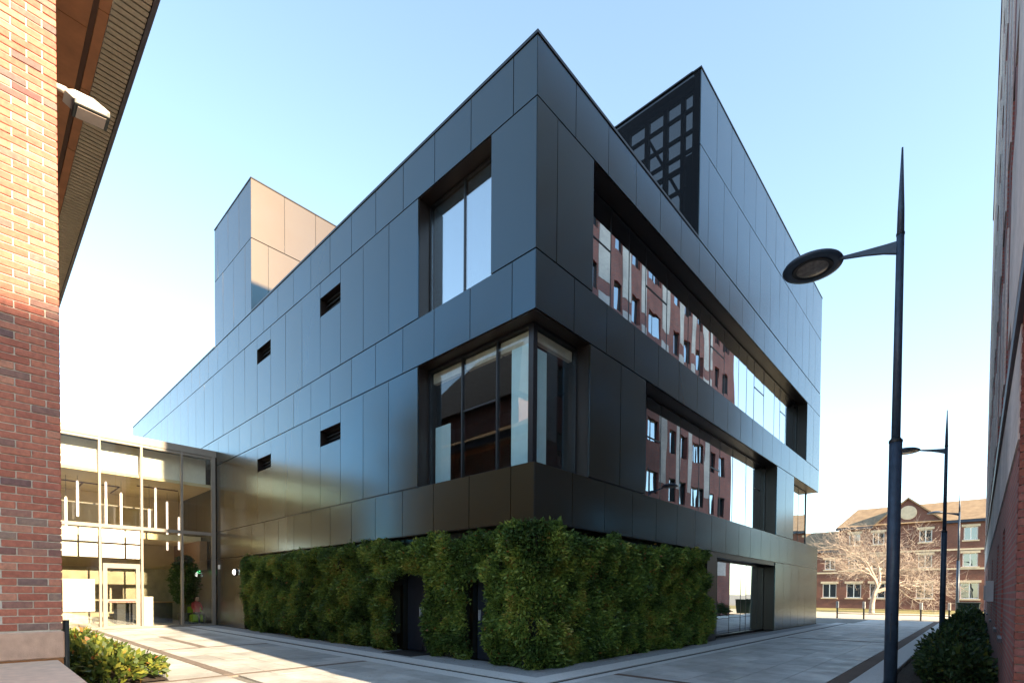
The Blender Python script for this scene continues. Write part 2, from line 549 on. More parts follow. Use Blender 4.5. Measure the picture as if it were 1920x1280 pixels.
def leaves(name, mat, P, Nn, size, parent=None, tint=None, spread=0.9, aspect=0.5, kind='stuff', droop=0.25):
    """P, Nn: (n,3) leaf bases and outward directions; every leaf is a folded four-cornered blade"""
    n = len(P)
    d = Nn + rng.normal(0, spread, (n, 3)); d[:, 2] -= droop
    d /= np.linalg.norm(d, axis=1)[:, None] + 1e-9
    a = rng.normal(0, 1, (n, 3))
    s = np.cross(d, a); s /= np.linalg.norm(s, axis=1)[:, None] + 1e-9
    nn = np.cross(d, s)
    L = size * rng.uniform(0.6, 1.35, n)[:, None]
    V = np.empty((n, 4, 3))
    V[:, 0] = P
    V[:, 1] = P + d * L * 0.5 + s * L * aspect * 0.5 + nn * L * 0.12
    V[:, 2] = P + d * L
    V[:, 3] = P + d * L * 0.5 - s * L * aspect * 0.5 + nn * L * 0.12
    me = bpy.data.meshes.new(name)
    me.vertices.add(n * 4); me.loops.add(n * 4); me.polygons.add(n)
    me.vertices.foreach_set('co', V.reshape(-1).astype(np.float32))
    me.loops.foreach_set('vertex_index', np.arange(n * 4, dtype=np.int32))
    me.polygons.foreach_set('loop_start', np.arange(0, n * 4, 4, dtype=np.int32))
    me.polygons.foreach_set('loop_total', np.full(n, 4, dtype=np.int32))
    at = me.attributes.new('tint', 'FLOAT', 'FACE')
    at.data.foreach_set('value', (rng.uniform(0, 1, n) if tint is None else tint).astype(np.float32))
    me.update(); me.validate()
    me.materials.append(MATS[mat])
    o = link(name, me, parent)
    if kind: o['kind'] = kind
    return o

# ================================================================== GROUND
def sheet(name, x0, x1, y0, y1, z, mat, th=0.0):
    mb = MB()
    mb.poly([(x0, y0, z), (x1, y0, z), (x1, y1, z), (x0, y1, z)], [(0, 1, 2, 3)])
    return tag(mb.build(name, mat), kind='structure')

sheet('ground', -900, 900, -900, 1500, -0.06, 'far_ground')
pave = sheet('pavement', -24, 7.0, -40, 33.6, -0.035, 'joint_sand')
sheet('road', -60, 60, 33.62, 52, -0.030, 'road_tan')
sheet('grass_verge', -60, 60, 52.02, 69.5, -0.026, 'verge')

# slabs, each a piece; laid in broken bond
slab_spots = []
def in_band(x0, x1, y0, y1):
    return False
def lay(x0, x1, y0, y1, sx, sy, along):
    """fills the rectangle; 'along' is the axis of the courses"""
    if along == 'y':
        nx = max(1, round((x1 - x0) / sx)); sx = (x1 - x0) / nx
        for i in range(nx):
            y = y0 - (sy * 0.5 if i % 2 else 0)
            while y < y1 - 1e-6:
                a, b = max(y, y0), min(y + sy, y1)
                if b - a > 0.05: slab_spots.append((x0 + i * sx, x0 + (i + 1) * sx, a, b))
                y += sy
    else:
        ny = max(1, round((y1 - y0) / sy)); sy = (y1 - y0) / ny
        for i in range(ny):
            x = x0 - (sx * 0.5 if i % 2 else 0)
            while x < x1 - 1e-6:
                a, b = max(x, x0), min(x + sx, x1)
                if b - a > 0.05: slab_spots.append((a, b, y0 + i * sy, y0 + (i + 1) * sy))
                x += sx
# street on the right of the dark building (brick bands at y 0.9, 13.4, 25)
XS0, XS1 = 1.42, 4.72
for a, b in ((-1.40, 0.80), (1.00, 13.3), (13.5, 25.0), (25.2, 33.5)):
    lay(XS0, XS1, a, b, 0.66, 0.9, 'y')
# court on the left
for xa, xb, ya, yb in ((-19.4, -14.3, -4.42, -1.62), (-14.3, -9.52, -3.25, -1.62), (-14.3, -9.52, -4.42, -3.45), (-9.32, -3.85, -4.42, -1.62),
                       (-3.65, 1.22, -4.42, -1.62), (-19.4, -14.3, -5.5, -4.62), (-14.3, -3.85, -5.5, -4.62), (-3.65, 1.22, -7.2, -4.62), (1.42, 4.72, -8.6, -1.60)):
    lay(xa, xb, ya, yb, 0.9, 0.6, 'x')
camp = Vector((6.7446, -7.9389))
def slab_rank(s):
    c = Vector(((s[0] + s[1]) / 2, (s[2] + s[3]) / 2))
    v = c - camp
    dep = v.x * fw.x + v.y * fw.y; lat = v.x * rt.x + v.y * rt.y
    inside = dep > 1.0 and abs(lat / dep) < 1.08 and dep > 7.6
    return (0 if inside else 1, v.length)
slab_spots.sort(key=slab_rank)
G = 0.004
for s in slab_spots[:290]:
    piece('paving_slab', pave, 'slab', s[0] + G, s[1] - G, s[2] + G, s[3] - G, -0.034, random.uniform(-0.0015, 0.0015))
mb = MB()
for s in slab_spots[290:]:
    mb.box(s[0] + G, s[1] - G, s[2] + G, s[3] - G, -0.034, 0.0)
tag(mb.build('paving_slabs', 'slab', pave), kind='stuff')

# street-side brick bands, then dark strips in the court, flush with the paving
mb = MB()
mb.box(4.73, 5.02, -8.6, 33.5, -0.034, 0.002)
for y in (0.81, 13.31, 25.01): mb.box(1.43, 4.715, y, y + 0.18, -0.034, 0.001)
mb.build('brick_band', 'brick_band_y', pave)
mb = MB()
mb.box(-19.4, -3.86, -4.61, -4.43, -0.034, 0.001)
mb.box(-14.3, -9.53, -3.44, -3.26, -0.034, 0.001)
mb.box(-9.51, -9.33, -4.42, -1.63, -0.034, 0.001)
mb.box(-3.84, -3.66, -7.2, -1.63, -0.034, 0.001)
mb.build('dark_band', 'band_grey', pave)  # plain darker strips laid across the court paving
# margin round the dark building: dark setts, pale kerb, drain slot
mb = MB()
mb.box(-19.4, 0.02, -0.62, 0.30, -0.034, 0.006); mb.box(0.021, 0.62, -0.62, 25.6, -0.034, 0.006)
mb.build('sett_margin', 'granite_dark', pave)
mb = MB()
y = -0.63
for i in range(16):
    mb.box(0.63, 1.12, -1.12 + i * 1.75, -1.12 + (i + 1) * 1.75 - 0.008, -0.034, 0.012)
for i in range(12):
    mb.box(0.62 - i * 1.7, 0.62 - (i + 1) * 1.7 + 0.008, -1.12, -0.63, -0.034, 0.012)
mb.build('kerb_strip', 'granite', pave)
mb = MB()
mb.box(1.125, 1.22, -1.23, 27, -0.034, -0.004); mb.box(-19.4, 1.12, -1.23, -1.125, -0.034, -0.004)
mb.build('drain_channel', 'drain_slot', pave)
mb = MB()
mb.box(1.225, 1.415, -1.235, 27, -0.034, 0.0); mb.box(-19.4, 1.22, -1.615, -1.24, -0.034, 0.0)
mb.build('edge_strip', 'granite', pave)
# kerb of the right-hand planting bed
kb = MB()
for i in range(48):
    kb.box(5.03, 5.30, -8 + i * 0.9, -8 + (i + 1) * 0.9 - 0.006, -0.034, 0.003)
kb.build('kerb_paver', 'granite', pave)
kerb = MB()
for i in range(48):
    kerb.box(5.306, 5.56, -8 + i * 0.9, -8 + (i + 1) * 0.9 - 0.008, -0.034, 0.11)
tag(kerb.build('kerb', 'granite', None, bevel=0.012), kind='structure')
sheet('planting_bed', 5.57, 7.02, -7.5, 34.5, 0.03, 'soil')
sheet('planting_bed', -14.5, -3.86, -7.25, -5.51, 0.02, 'soil')

# ================================================================== DARK OFFICE BUILDING
Z = [3.09, 4.33, 7.42, 8.64, 11.68, 12.90]          # joints
ZT, ZTT, ZTJ = 12.965, 18.29, 15.88
HG, VG = 0.017, 0.010                                # half joint widths
office = thing('office_building', 'dark bronze metal-clad office block with deep windows and two roof towers', 'building')
FL, FR = Face('L'), Face('R')
LEN_L, LEN_R = 36.63, 24.84
openL = [(1.32, 3.96, Z[3], Z[4]), (0.0, 3.96, Z[1], Z[2])]
ventsL = [(7.92, 9.24, 10.57, 11.17), (13.2, 14.52, 10.62, 11.19), (7.92, 9.24, 6.36, 6.88), (13.2, 14.52, 6.36, 6.87)]
openR = [(2.06, 22.0, Z[3], Z[4]), (0.0, 1.97, Z[1], Z[2]), (4.68, 16.87, Z[1], Z[2]), (19.7, 24.90, Z[1], Z[2])]
BK0, BK1 = -0.62, -0.032
mb = walled(MB(), FL, 0.033, LEN_L, Z[0], ZT - 0.05, openL + ventsL, BK0, BK1)
walled(mb, FL, 15.95, LEN_L, 0.0, Z[0] - 0.001, [], BK0, BK1)
wallL = mb.build('wall', 'reveal', office)
mb = walled(MB(), FR, 0.621, LEN_R - 0.03, Z[0], ZT - 0.05, openR, BK0, BK1)
walled(mb, FR, 16.84, LEN_R - 0.03, 0.0, Z[0] - 0.001, [], BK0, BK1)
wallR = mb.build('wall', 'reveal', office)

TILT = 0.0011
def row(face, wall, joints, z0, z1, holes=()):
    for a, b in zip(joints, joints[1:]):
        segs = [(z0, z1)]
        m = (a + b) / 2
        for h in holes:
            if h[0] < m < h[1]:
                segs = [q for s0, s1 in segs for q in ((s0, min(s1, h[2])), (max(s0, h[3]), s1)) if q[1] - q[0] > 0.06]
        for s0, s1 in segs:
            face.piece('panel', wall, 'clad', a + VG, b - VG, -0.028, 0.0, s0 + (HG if s0 == z0 else 0.002), s1 - (HG if s1 == z1 else 0.002), TILT)
UMAX = 25.08
bandL = [0.0] + [0.66 + 1.32 * k for k in range(19)]
mainL = [1.32 * k for k in range(20)]
row(FL, wallL, bandL, Z[4], Z[5])
row(FL, wallL, [0.0, 1.32] , Z[3], Z[4])
row(FL, wallL, mainL[3:], Z[3], Z[4], ventsL)
row(FL, wallL, bandL, Z[2], Z[3])
row(FL, wallL, mainL[3:], Z[1], Z[2], ventsL)
row(FL, wallL, bandL, Z[0], Z[1])
row(FL, wallL, [15.95, 17.16, 18.48, 19.5], 0.03, Z[0])
mb = MB()        # the far end of the long side, panels too narrow to pick apart
u = bandL[-1]
while u < LEN_L - 0.05:
    v = min(u + 1.32, LEN_L)
    for z0, z1 in ((Z[4], Z[5]), (Z[2], Z[3]), (Z[0], Z[1])): FL.add(mb, u + VG, v - VG, -0.028, 0, z0 + HG, z1 - HG)
    u = v
u = mainL[-1]
while u < LEN_L - 0.05:
    v = min(u + 1.32, LEN_L)
    for z0, z1 in ((Z[3], Z[4]), (Z[1], Z[2])): FL.add(mb, u + VG, v - VG, -0.028, 0, z0 + HG, z1 - HG)
    u = v
tag(mb.build('far_panels', 'clad', wallL), kind='stuff')
bandR = [0.0] + [1.33 + 1.343 * k for k in range(18)]; bandR[-1] = LEN_R
row(FR, wallR, bandR, Z[4], Z[5])
row(FR, wallR, [0.0, 0.68, 2.06], Z[3], Z[4]); row(FR, wallR, [22.0, 23.4, LEN_R], Z[3], Z[4])
row(FR, wallR, bandR, Z[2], Z[3])
row(FR, wallR, [1.97, 3.36, 4.68], Z[1], Z[2]); row(FR, wallR, [16.87, 18.28, 19.7], Z[1], Z[2])
row(FR, wallR, bandR, Z[0], Z[1])
row(FR, wallR, [16.84, 18.18, 19.5, 20.85, 22.2, 23.5, LEN_R], 0.03, Z[0])
# coping
mb = MB()
FL.add(mb, -0.02, 15.08, -0.5, 0.02, Z[5], ZT); FL.add(mb, 19.52, LEN_L, -0.5, 0.02, Z[5], ZT)
FR.add(mb, 0.501, 7.97, -0.5, 0.02, Z[5], ZT)
mb.build('coping', 'dark_frame', office)
# roof deck, back walls and floors so the rooms are closed
mb = MB()
mb.box(-LEN_L, -0.63, 0.63, LEN_R, 12.3, 12.5)
mb.box(-LEN_L, -0.63, LEN_R + 0.001, LEN_R + 0.3, 8.7, 12.9)
mb.box(-LEN_L, -6.0, LEN_R + 0.001, LEN_R + 0.3, 0.0, 8.69)
mb.box(-LEN_L + 0.001, -LEN_L + 0.3, 0.63, LEN_R, 0, 12.29)
mb.build('roof', 'roofing', office)
mb = MB()
mb.box(-LEN_L + 0.4, -0.63, 0.63, LEN_R - 0.02, 7.55, 8.45)      # ceiling voids and floors
mb.box(-LEN_L + 0.4, -0.63, 0.63, LEN_R - 0.02, 3.2, 4.25)
mb.box(-7.6, -7.4, 0.63, LEN_R - 0.02, 0.0, 12.29)
mb.box(-7.39, -0.64, 4.2, 4.35, 4.251, 7.549)
mb.box(-7.39, -0.64, 17.2, 17.35, 4.251, 7.549)
mb.build('interior', 'interior_dark', office)
# far end wall round the far corner window
mb = MB()
mb.box(-6.0, -0.63, LEN_R + 0.001, LEN_R + 0.3, 7.42, 8.69); mb.box(-6.0, -0.63, LEN_R + 0.001, LEN_R + 0.3, 0.0, 4.33)
mb.box(-0.62, 0.0, LEN_R + 0.001, LEN_R + 0.03, 7.43, 12.9); mb.box(-0.62, 0.0, LEN_R + 0.001, LEN_R + 0.03, 0.0, 4.32)
mb.build('end_wall', 'clad', office)

# vents: recessed louvres
for i, (a, b, c, d) in enumerate(ventsL):
    mb = MB(); FL.add(mb, a, b, -0.35, -0.30, c, d)
    o = mb.build('vent', 'joint', office)
    for k in range(4):
        zz = c + 0.07 + k * (d - c) / 4
        FL.piece('louver_blade', o, 'louver', a + 0.05, b - 0.05, -0.27, -0.18, zz, zz + 0.015)

def strip_window(name, face, u0, u1, z0, z1, d, mulls, mat, transoms=(), fw_=0.06, frame='dark_frame'):
    """frame mesh > panes, mullions; glass stands d behind the face"""
    mb = MB()
    face.add(mb, u0, u1, -d - 0.08, -d + 0.03, z1 - fw_, z1 - 0.002); face.add(mb, u0, u1, -d - 0.08, -d + 0.03, z0 + 0.002, z0 + fw_)
    face.add(mb, u0, u0 + fw_, -d - 0.079, -d + 0.029, z0 + fw_, z1 - fw_); face.add(mb, u1 - fw_, u1, -d - 0.079, -d + 0.029, z0 + fw_, z1 - fw_)
    o = mb.build(name, frame, office)
    ed = [u0 + fw_] + list(mulls) + [u1 - fw_]
    for m in mulls:
        mw_, mf_ = (0.013, 0.0) if mat == 'glass_street' else (0.022, 0.02)
        face.piece('mullion', o, frame, m - mw_, m + mw_, -d - 0.078, -d + mf_, z0 + fw_ + 0.001, z1 - fw_ - 0.001)
    for a, b in zip(ed, ed[1:]):
        e = random.gauss(0, 0.0025)
        face.piece('pane', o, mat, a + 0.004, b - 0.004, -d - 0.02, -d - 0.008, z0 + fw_ + 0.002, z1 - fw_ - 0.002, 0.0022 if mat == 'glass_street' else 0.0008)
    for a, b, zz in transoms:
        face.piece('transom', o, frame, a + 0.02, b - 0.02, -d - 0.07, -d + 0.004, zz - 0.02, zz + 0.02)
    return o
# top floor, street side
mu = []; u = 2.06; k = 0
pat = [1.56, 0.95, 0.95, 1.35]
while True:
    u += pat[k % 4]; k += 1
    if u > 21.3: break
    mu.append(u)
tr = [(mu[i], mu[i + 1], 10.55) for i in (2, 6, 10, 13) if i + 1 < len(mu)] + [(2.06, mu[0], 10.55)]
strip_window('window', FR, 2.06, 22.0, Z[3], Z[4], 0.5, mu, 'glass_street', tr)
mu = []; u = 4.68; k = 1
while True:
    u += pat[k % 4]; k += 1
    if u > 16.2: break
    mu.append(u)
strip_window('window', FR, 4.68, 16.87, Z[1], Z[2], 0.5, mu, 'glass_street', [(mu[i], mu[i + 1], 6.25) for i in (0, 4, 8) if i + 1 < len(mu)])
# far corner window (front and return pane)
strip_window('window', FR, 19.7, 24.30, Z[1], Z[2], 0.5, [21.2, 22.7], 'glass_street')
fn = Face('N', 24.30)
strip_window('window', fn, -6.0, -0.52, Z[1], Z[2], 0.02, [-3.6, -1.9], 'glass_corner')
# top floor, long side: two panes with blinds
o = strip_window('window', FL, 1.32, 3.96, Z[3], Z[4], 0.40, [2.62], 'glass_sky', fw_=0.045)
FL.piece('blind', o, 'blind', 1.38, 2.59, -0.485, -0.47, 8.70, 11.62); FL.piece('blind', o, 'blind', 2.65, 3.90, -0.49, -0.475, 8.70, 11.62)
# corner window
D = 0.38
o = strip_window('window', FL, D + 0.05, 3.96, Z[1], Z[2], D, [1.46, 2.66], 'glass_corner', [(1.46, 2.66, 6.05)], fw_=0.06)
FL.piece('film_panel', o, 'film', 0.45, 1.05, -D - 0.06, -D - 0.045, 4.42, 7.05)
FL.piece('film_panel', o, 'film', 3.28, 3.88, -D - 0.16, -D - 0.145, 4.42, 5.95)
for a, b in ((0.5, 1.43), (1.49, 2.63), (2.69, 3.9)): FL.piece('pelmet', o, 'pelmet', a, b, -D - 0.2, -D - 0.09, 7.08, 7.34)
o = strip_window('window', FR, D + 0.05, 1.97, Z[1], Z[2], D, [], 'glass_corner', fw_=0.06)
FR.piece('film_panel', o, 'film', 0.46, 0.90, -D - 0.06, -D - 0.045, 4.42, 6.95)
FR.piece('pelmet', o, 'pelmet', 0.5, 1.9, -D - 0.2, -D - 0.09, 7.12, 7.34)
mb = MB().box(-D - 0.09, -D + 0.03, D - 0.03, D + 0.045, Z[1] + 0.004, Z[2] - 0.004)
mb.build('corner_post', 'dark_frame', office)
# sills of the corner opening
mb = MB()
mb.box(-3.95, -0.034, 0.034, 0.62, 4.27, 4.325); mb.box(-0.62, -0.034, 0.621, 1.96, 4.27, 4.325)
mb.build('sill', 'reveal', office)

# ground floor street side: recessed glazing between dark returns
mb = MB()
FR.add(mb, 9.14, 10.0, -0.9, -0.03, 0.0, Z[0] - 0.002)
FR.add(mb, 10.0, 16.83, -0.9, -0.03, 2.93, Z[0] - 0.002)
mb.build('shopfront_surround', 'dark_frame', office)
strip_window('window', FR, 10.0, 16.83, 0.02, 2.92, 0.5, [11.3, 12.6, 13.9, 14.55, 15.2, 16.0], 'glass_street')
# recessed ground floor wall behind the green wall
mb = MB()
walled(mb, FL, 0.32, 15.95, 0.0, Z[0] - 0.002, [(3.55, 5.0, 0.0, 2.45), (1.3, 2.15, 0.0, 2.45)], -0.62, -0.30)
mb.box(-0.62, -0.32, 0.62, 9.14, 0.0, Z[0] - 0.002)
mb.build('base_wall', 'clad', office)
dm = MB()
FL.add(dm, 3.57, 4.27, -0.5, -0.44, 0.02, 2.43); od = dm.build('door', 'door_navy', office)
FL.piece('handle', od, 'steel_grey', 4.17, 4.20, -0.44, -0.39, 0.95, 1.2)
dm = MB(); FL.add(dm, 4.29, 4.98, -0.5, -0.44, 0.02, 2.43); od = dm.build('door', 'door_navy', office)
FL.piece('handle', od, 'steel_grey', 4.35, 4.38, -0.44, -0.39, 0.95, 1.2)
dm = MB(); FL.add(dm, 1.32, 2.13, -0.5, -0.44, 0.02, 2.43); od = dm.build('door', 'door_navy', office)
FL.piece('handle', od, 'steel_grey', 2.02, 2.05, -0.44, -0.39, 0.95, 1.2)

o = MB().box(-4.9, -3.6, -0.45, 0.35, 0.007, 0.018).build('door_mat', 'joint'); tag(o, 'dark mat on the ground before the wider door in the green wall', 'mat')
# street-side roof tower
mb = MB()
mb.box(-0.25, -0.033, 7.99 + 0.05, LEN_R - 0.04, ZT - 0.06, ZTT - 0.05)
mb.box(-9.0, -0.26, LEN_R - 0.25, LEN_R - 0.04, 12.51, ZTT - 0.05)
mb.box(-9.0, -8.8, 12.0, LEN_R - 0.26, 12.51, 16.0)
towR = mb.build('roof_tower', 'reveal', office)
lowR = [8.0, 8.72] + [8.72 + 1.343 * k for k in range(1, 12)] + [LEN_R]
upR = [8.0] + [9.36 + 1.343 * k for k in range(0, 12)]; upR[-1] = LEN_R
row(FR, towR, lowR, 12.92, ZTJ); row(FR, towR, upR, ZTJ, ZTT - 0.03)
mb = MB(); mb.box(-0.27, 0.018, 7.97, LEN_R + 0.02, ZTT - 0.045, ZTT); mb.box(-9.0, -0.271, 7.95, 8.05, ZTT - 0.045, ZTT)
mb.build('coping', 'dark_frame', towR)
# perforated screen on its near side with the steel frame behind
sc = MB().box(-9.0, -0.035, 7.995, 8.0, 12.5, ZTT - 0.05).build('perforated_screen', 'mesh_screen', towR)
st = MB()
yy0, yy1 = 8.25, 8.40
def beam_h(x0, x1, z, t=0.12): st.box(x0, x1, yy0 + 0.02, yy1 - 0.02, z - t / 2, z + t / 2)
for x, wd in ((-0.33, 0.10), (-0.72, 0.13), (-1.33, 0.15), (-2.02, 0.15), (-2.75, 0.15), (-3.6, 0.15), (-4.6, 0.2), (-6, 0.2)):
    st.box(x - wd / 2, x + wd / 2, yy0, yy1, 12.5, 18.1)
for z in (18.0, 17.45, 16.75, 16.15, 15.7, 15.0, 14.2, 13.4):
    beam_h(-8, -0.3, z, 0.13 if z in (18.0, 15.7) else 0.08)
st.box(-0.50, -0.28, 8.06, 8.2, 12.5, 15.8); st.box(-8.5, -0.28, 8.05, 8.2, 17.93, 18.2)
def diag(x0, z0, x1, z1, t=0.09):
    v = Vector((x1 - x0, 0, z1 - z0)).normalized(); n = Vector((-v.z, 0, v.x)) * t / 2
    p0, p1 = Vector((x0, yy1, z0)), Vector((x1, yy1, z1))
    st.prism([p0 - n, p0 + n, p1 + n, p1 - n], (0, 0.1, 0))
diag(-2.1, 17.6, -0.5, 14.2); diag(-2.9, 16.2, -1.3, 13.0)
st.build('steel_frame', 'steel_dark', towR)

# long-side roof tower
mb = MB().box(-19.5, -15.13, 0.033, 6.0, 12.51, ZTT - 0.05)
towL = mb.build('roof_tower', 'reveal', office)
row(FL, towL, [15.1, 16.42, 17.74, 19.06, 19.52], ZTJ, ZTT - 0.03)
row(FL, towL, [15.1, 15.76, 17.08, 18.40, 19.52], 12.92, ZTJ)
ft = Face('R', -15.1)
row(ft, towL, [0.0, 1.34, 2.70, 4.05, 6.0], ZTJ, ZTT - 0.03)
row(ft, towL, [0.0, 0.67, 2.02, 3.38, 4.7, 6.0], 12.52, ZTJ)
mb = MB().box(-19.52, -15.08, -0.02, 6.02, ZTT - 0.045, ZTT)
mb.build('coping', 'dark_frame', towL)

# ------------------------------------------------------------------ green wall
gw = thing('green_wall', 'dense evergreen living wall wrapping the base of the dark building', 'hedge')
def vnoise(a, b, seed, sc):
    r = np.random.default_rng(seed)
    T = r.uniform(-1, 1, (64, 64))
    x, y = a * sc, b * sc
    xi, yi = np.floor(x).astype(int), np.floor(y).astype(int)
    fx, fy = x - xi, y - yi
    fx = fx * fx * (3 - 2 * fx); fy = fy * fy * (3 - 2 * fy)
    g = lambda i, j: T[i % 64, j % 64]
    return (g(xi, yi) * (1 - fx) + g(xi + 1, yi) * fx) * (1 - fy) + (g(xi, yi + 1) * (1 - fx) + g(xi + 1, yi + 1) * fx) * fy
def bulge(s, z):
    b = 0.16 * vnoise(s, z, 1, 1.1) + 0.15 * vnoise(s, z, 2, 2.4) + 0.09 * vnoise(s, z, 3, 5.0)
    b += 0.10 * np.clip((z - 2.2) / 0.6, 0, 1) * (1 - np.clip((z - 2.75) / 0.2, 0, 1))
    b -= 0.10 * np.clip((0.35 - z) / 0.35, 0, 1)
    return b
def present(s, z):
    """s runs from the far left end (-14.6) round the corner (0) to the street end (9.2)"""
    e = 0.10 * vnoise(s, z, 5, 2.2) + 0.06 * vnoise(s, z, 6, 6.0)
    ok = (s > -15.75 + e) & (s < 8.95 + e)
    top = 2.93 + 0.08 * vnoise(s, z * 0, 7, 1.6) + 0.12 * vnoise(s, z * 0, 8, 4.5)
    top = top + 0.16 * np.exp(-((s + 0.2) / 1.3) ** 2)
    ok &= z < top
    lint = 2.0 + 0.30 * vnoise(s, z * 0, 9, 2.6)
    for a, b in ((-5.0, -3.50), (-2.15, -1.32)):
        ok &= ~((s > a + e) & (s < b + e) & (z < lint))
    return ok
n = 360000
s_ = rng.uniform(-15.9, 9.3, n); z_ = rng.uniform(0.0, 3.2, n)
k_ = present(s_, z_); s_, z_ = s_[k_], z_[k_]
b_ = bulge(s_, z_)
dep = b_ + 0.10 - np.abs(rng.normal(0, 0.09, len(s_)))
on_r = s_ > 0
P = np.where(on_r[:, None], np.stack([dep, s_ - 0.05, z_], 1), np.stack([s_ + 0.05, -dep, z_], 1))
Nn = np.where(on_r[:, None], np.array([[1.0, 0, 0.25]]), np.array([[0, -1.0, 0.25]]))
crn = np.abs(s_) < 0.35
Nn[crn] = np.array([0.7, -0.7, 0.25])
P += rng.normal(0, 0.03, P.shape)
# sprigs: leaves gather round shared shoots so that clumps catch the light
cl = (vnoise(s_ * 1.0, z_, 21, 7.0) > -0.35) | (rng.uniform(0, 1, len(s_)) < 0.45)
tn = np.clip(0.42 + 0.42 * vnoise(s_, z_, 31, 2.2) + 0.25 * vnoise(s_, z_, 32, 6.0) + rng.normal(0, 0.16, len(s_)), 0, 0.96)
tn[rng.uniform(0, 1, len(s_)) < 0.012] = 1.0
leaves('foliage', 'leaf_wall', P[cl], Nn[cl], 0.095, gw, tint=tn[cl], spread=0.7, aspect=0.42)
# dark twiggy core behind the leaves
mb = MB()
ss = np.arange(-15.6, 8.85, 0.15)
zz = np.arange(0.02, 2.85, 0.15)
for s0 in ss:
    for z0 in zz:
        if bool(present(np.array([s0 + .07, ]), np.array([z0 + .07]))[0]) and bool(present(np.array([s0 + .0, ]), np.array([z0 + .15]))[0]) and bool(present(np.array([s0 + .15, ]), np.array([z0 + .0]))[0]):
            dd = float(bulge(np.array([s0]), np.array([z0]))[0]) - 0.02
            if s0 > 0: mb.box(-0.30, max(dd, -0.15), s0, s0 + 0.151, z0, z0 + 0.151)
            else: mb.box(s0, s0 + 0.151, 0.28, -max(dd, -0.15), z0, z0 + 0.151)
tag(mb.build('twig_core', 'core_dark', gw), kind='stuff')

# fallen leaves along the foot of the green wall
nf = 420
sf = rng.uniform(-15.5, 9.0, nf); of = np.abs(rng.normal(0, 0.28, nf)) + 0.15
Pf = np.where((sf > 0)[:, None], np.stack([of, sf, 0 * sf + 0.016], 1), np.stack([sf, -of, 0 * sf + 0.016], 1))
fl_ = leaves('fallen_leaves', 'leaf_litter', Pf, np.zeros((nf, 3)), 0.06, None, spread=1.0, aspect=0.55, droop=0.0)
vz = np.empty(nf * 12, dtype=np.float32); fl_.data.vertices.foreach_get('co', vz); vz = vz.reshape(-1, 3); vz[:, 2] = 0.014 + np.abs(vz[:, 2] - 0.016) * 0.12
fl_.data.vertices.foreach_set('co', vz.reshape(-1)); fl_.data.update()
tag(fl_, 'scattered dry leaves on the paving along the foot of the green wall', 'leaves')
# wall lights beside the link
wl = thing('wall_light', 'small round white bulkhead light on the brown panels beside the hedge', 'light', (-16.9, -0.001, 2.43))
mb = MB().lathe([(0.16, 0), (0.16, 0.05), (0.13, 0.07)], seg=20); o = mb.build('housing', 'dark_frame', wl); o.rotation_euler = (R_(90), 0, 0)
mb = MB().lathe([(0.12, 0.06), (0.115, 0.10), (0.07, 0.135), (0.01, 0.145)], seg=20); o = mb.build('diffuser', 'lamp_glow', wl); o.rotation_euler = (R_(90), 0, 0)
mb = MB().box(-0.10, 0.10, -0.03, 0, -0.10, 0.10)
o = mb.build('wall_sign', 'white_paint', None, bevel=0.006); o.location = (-19.05, -0.002, 2.72)
tag(o, 'small square white plate fixed beside the glass link frame', 'sign')

# ================================================================== GLASS LINK
link_b = thing('glass_link_building', 'two-storey glazed entrance link in bright sun between the buildings', 'building')
LX = -19.5
FK = Face('R', LX)
mulls = [-8.4, -7.0, -5.62, -4.25, -2.85, -1.37, -0.03]
mb = MB()
FK.add(mb, -8.5, 0.0, -0.25, 0.06, 7.80, 8.10)
mb.box(-32, LX - 0.251, -8.5, 0.0, 7.95, 8.09)
roofk = mb.build('roof', 'cream_frame', link_b)
fr = MB()
for zz, hh in ((7.74, 0.1), (4.24, 0.14), (0.05, 0.09)):
    FK.add(fr, -8.5, -0.12, -0.10, 0.03, zz - hh / 2, zz + hh / 2)
fr.build('transom', 'cream_frame', link_b)
for i, m in enumerate(mulls):
    mt = 'cream_frame'
    wd = 0.04 if m != -0.03 else 0.07
    FK.piece('mullion', link_b, mt, m - wd - (0.08 if m == -0.03 else 0), m + wd - (0.07 if m == -0.03 else 0), -0.12, 0.05, 0.0, 7.80)
for a, b in zip(mulls, mulls[1:]):
    FK.piece('pane', link_b, 'glass_link', a + 0.07, b - 0.07, -0.03, -0.015, 4.32, 7.69)
    if (a, b) != (-4.25, -2.85):
        FK.piece('pane', link_b, 'glass_link', a + 0.07, b - 0.07, -0.03, -0.015, 0.10, 4.17)
# white-backed upper panes over the entrance
for a, b in ((-5.55, -4.95), (-4.89, -4.32), (-4.18, -3.45), (-3.38, -2.92)):
    FK.piece('spandrel', link_b, 'white_paint', a, b, -0.09, -0.05, 2.95, 3.50); FK.piece('spandrel', link_b, 'white_paint', a, b, -0.09, -0.05, 3.58, 4.12)
FK.piece('notice_panel', link_b, 'white_paint', -5.40, -4.42, -0.08, -0.05, 0.75, 2.05)
# upper bulkhead
FK.piece('bulkhead', link_b, 'white_paint', -8.4, -0.25, -0.75, -0.6, 6.55, 7.75)
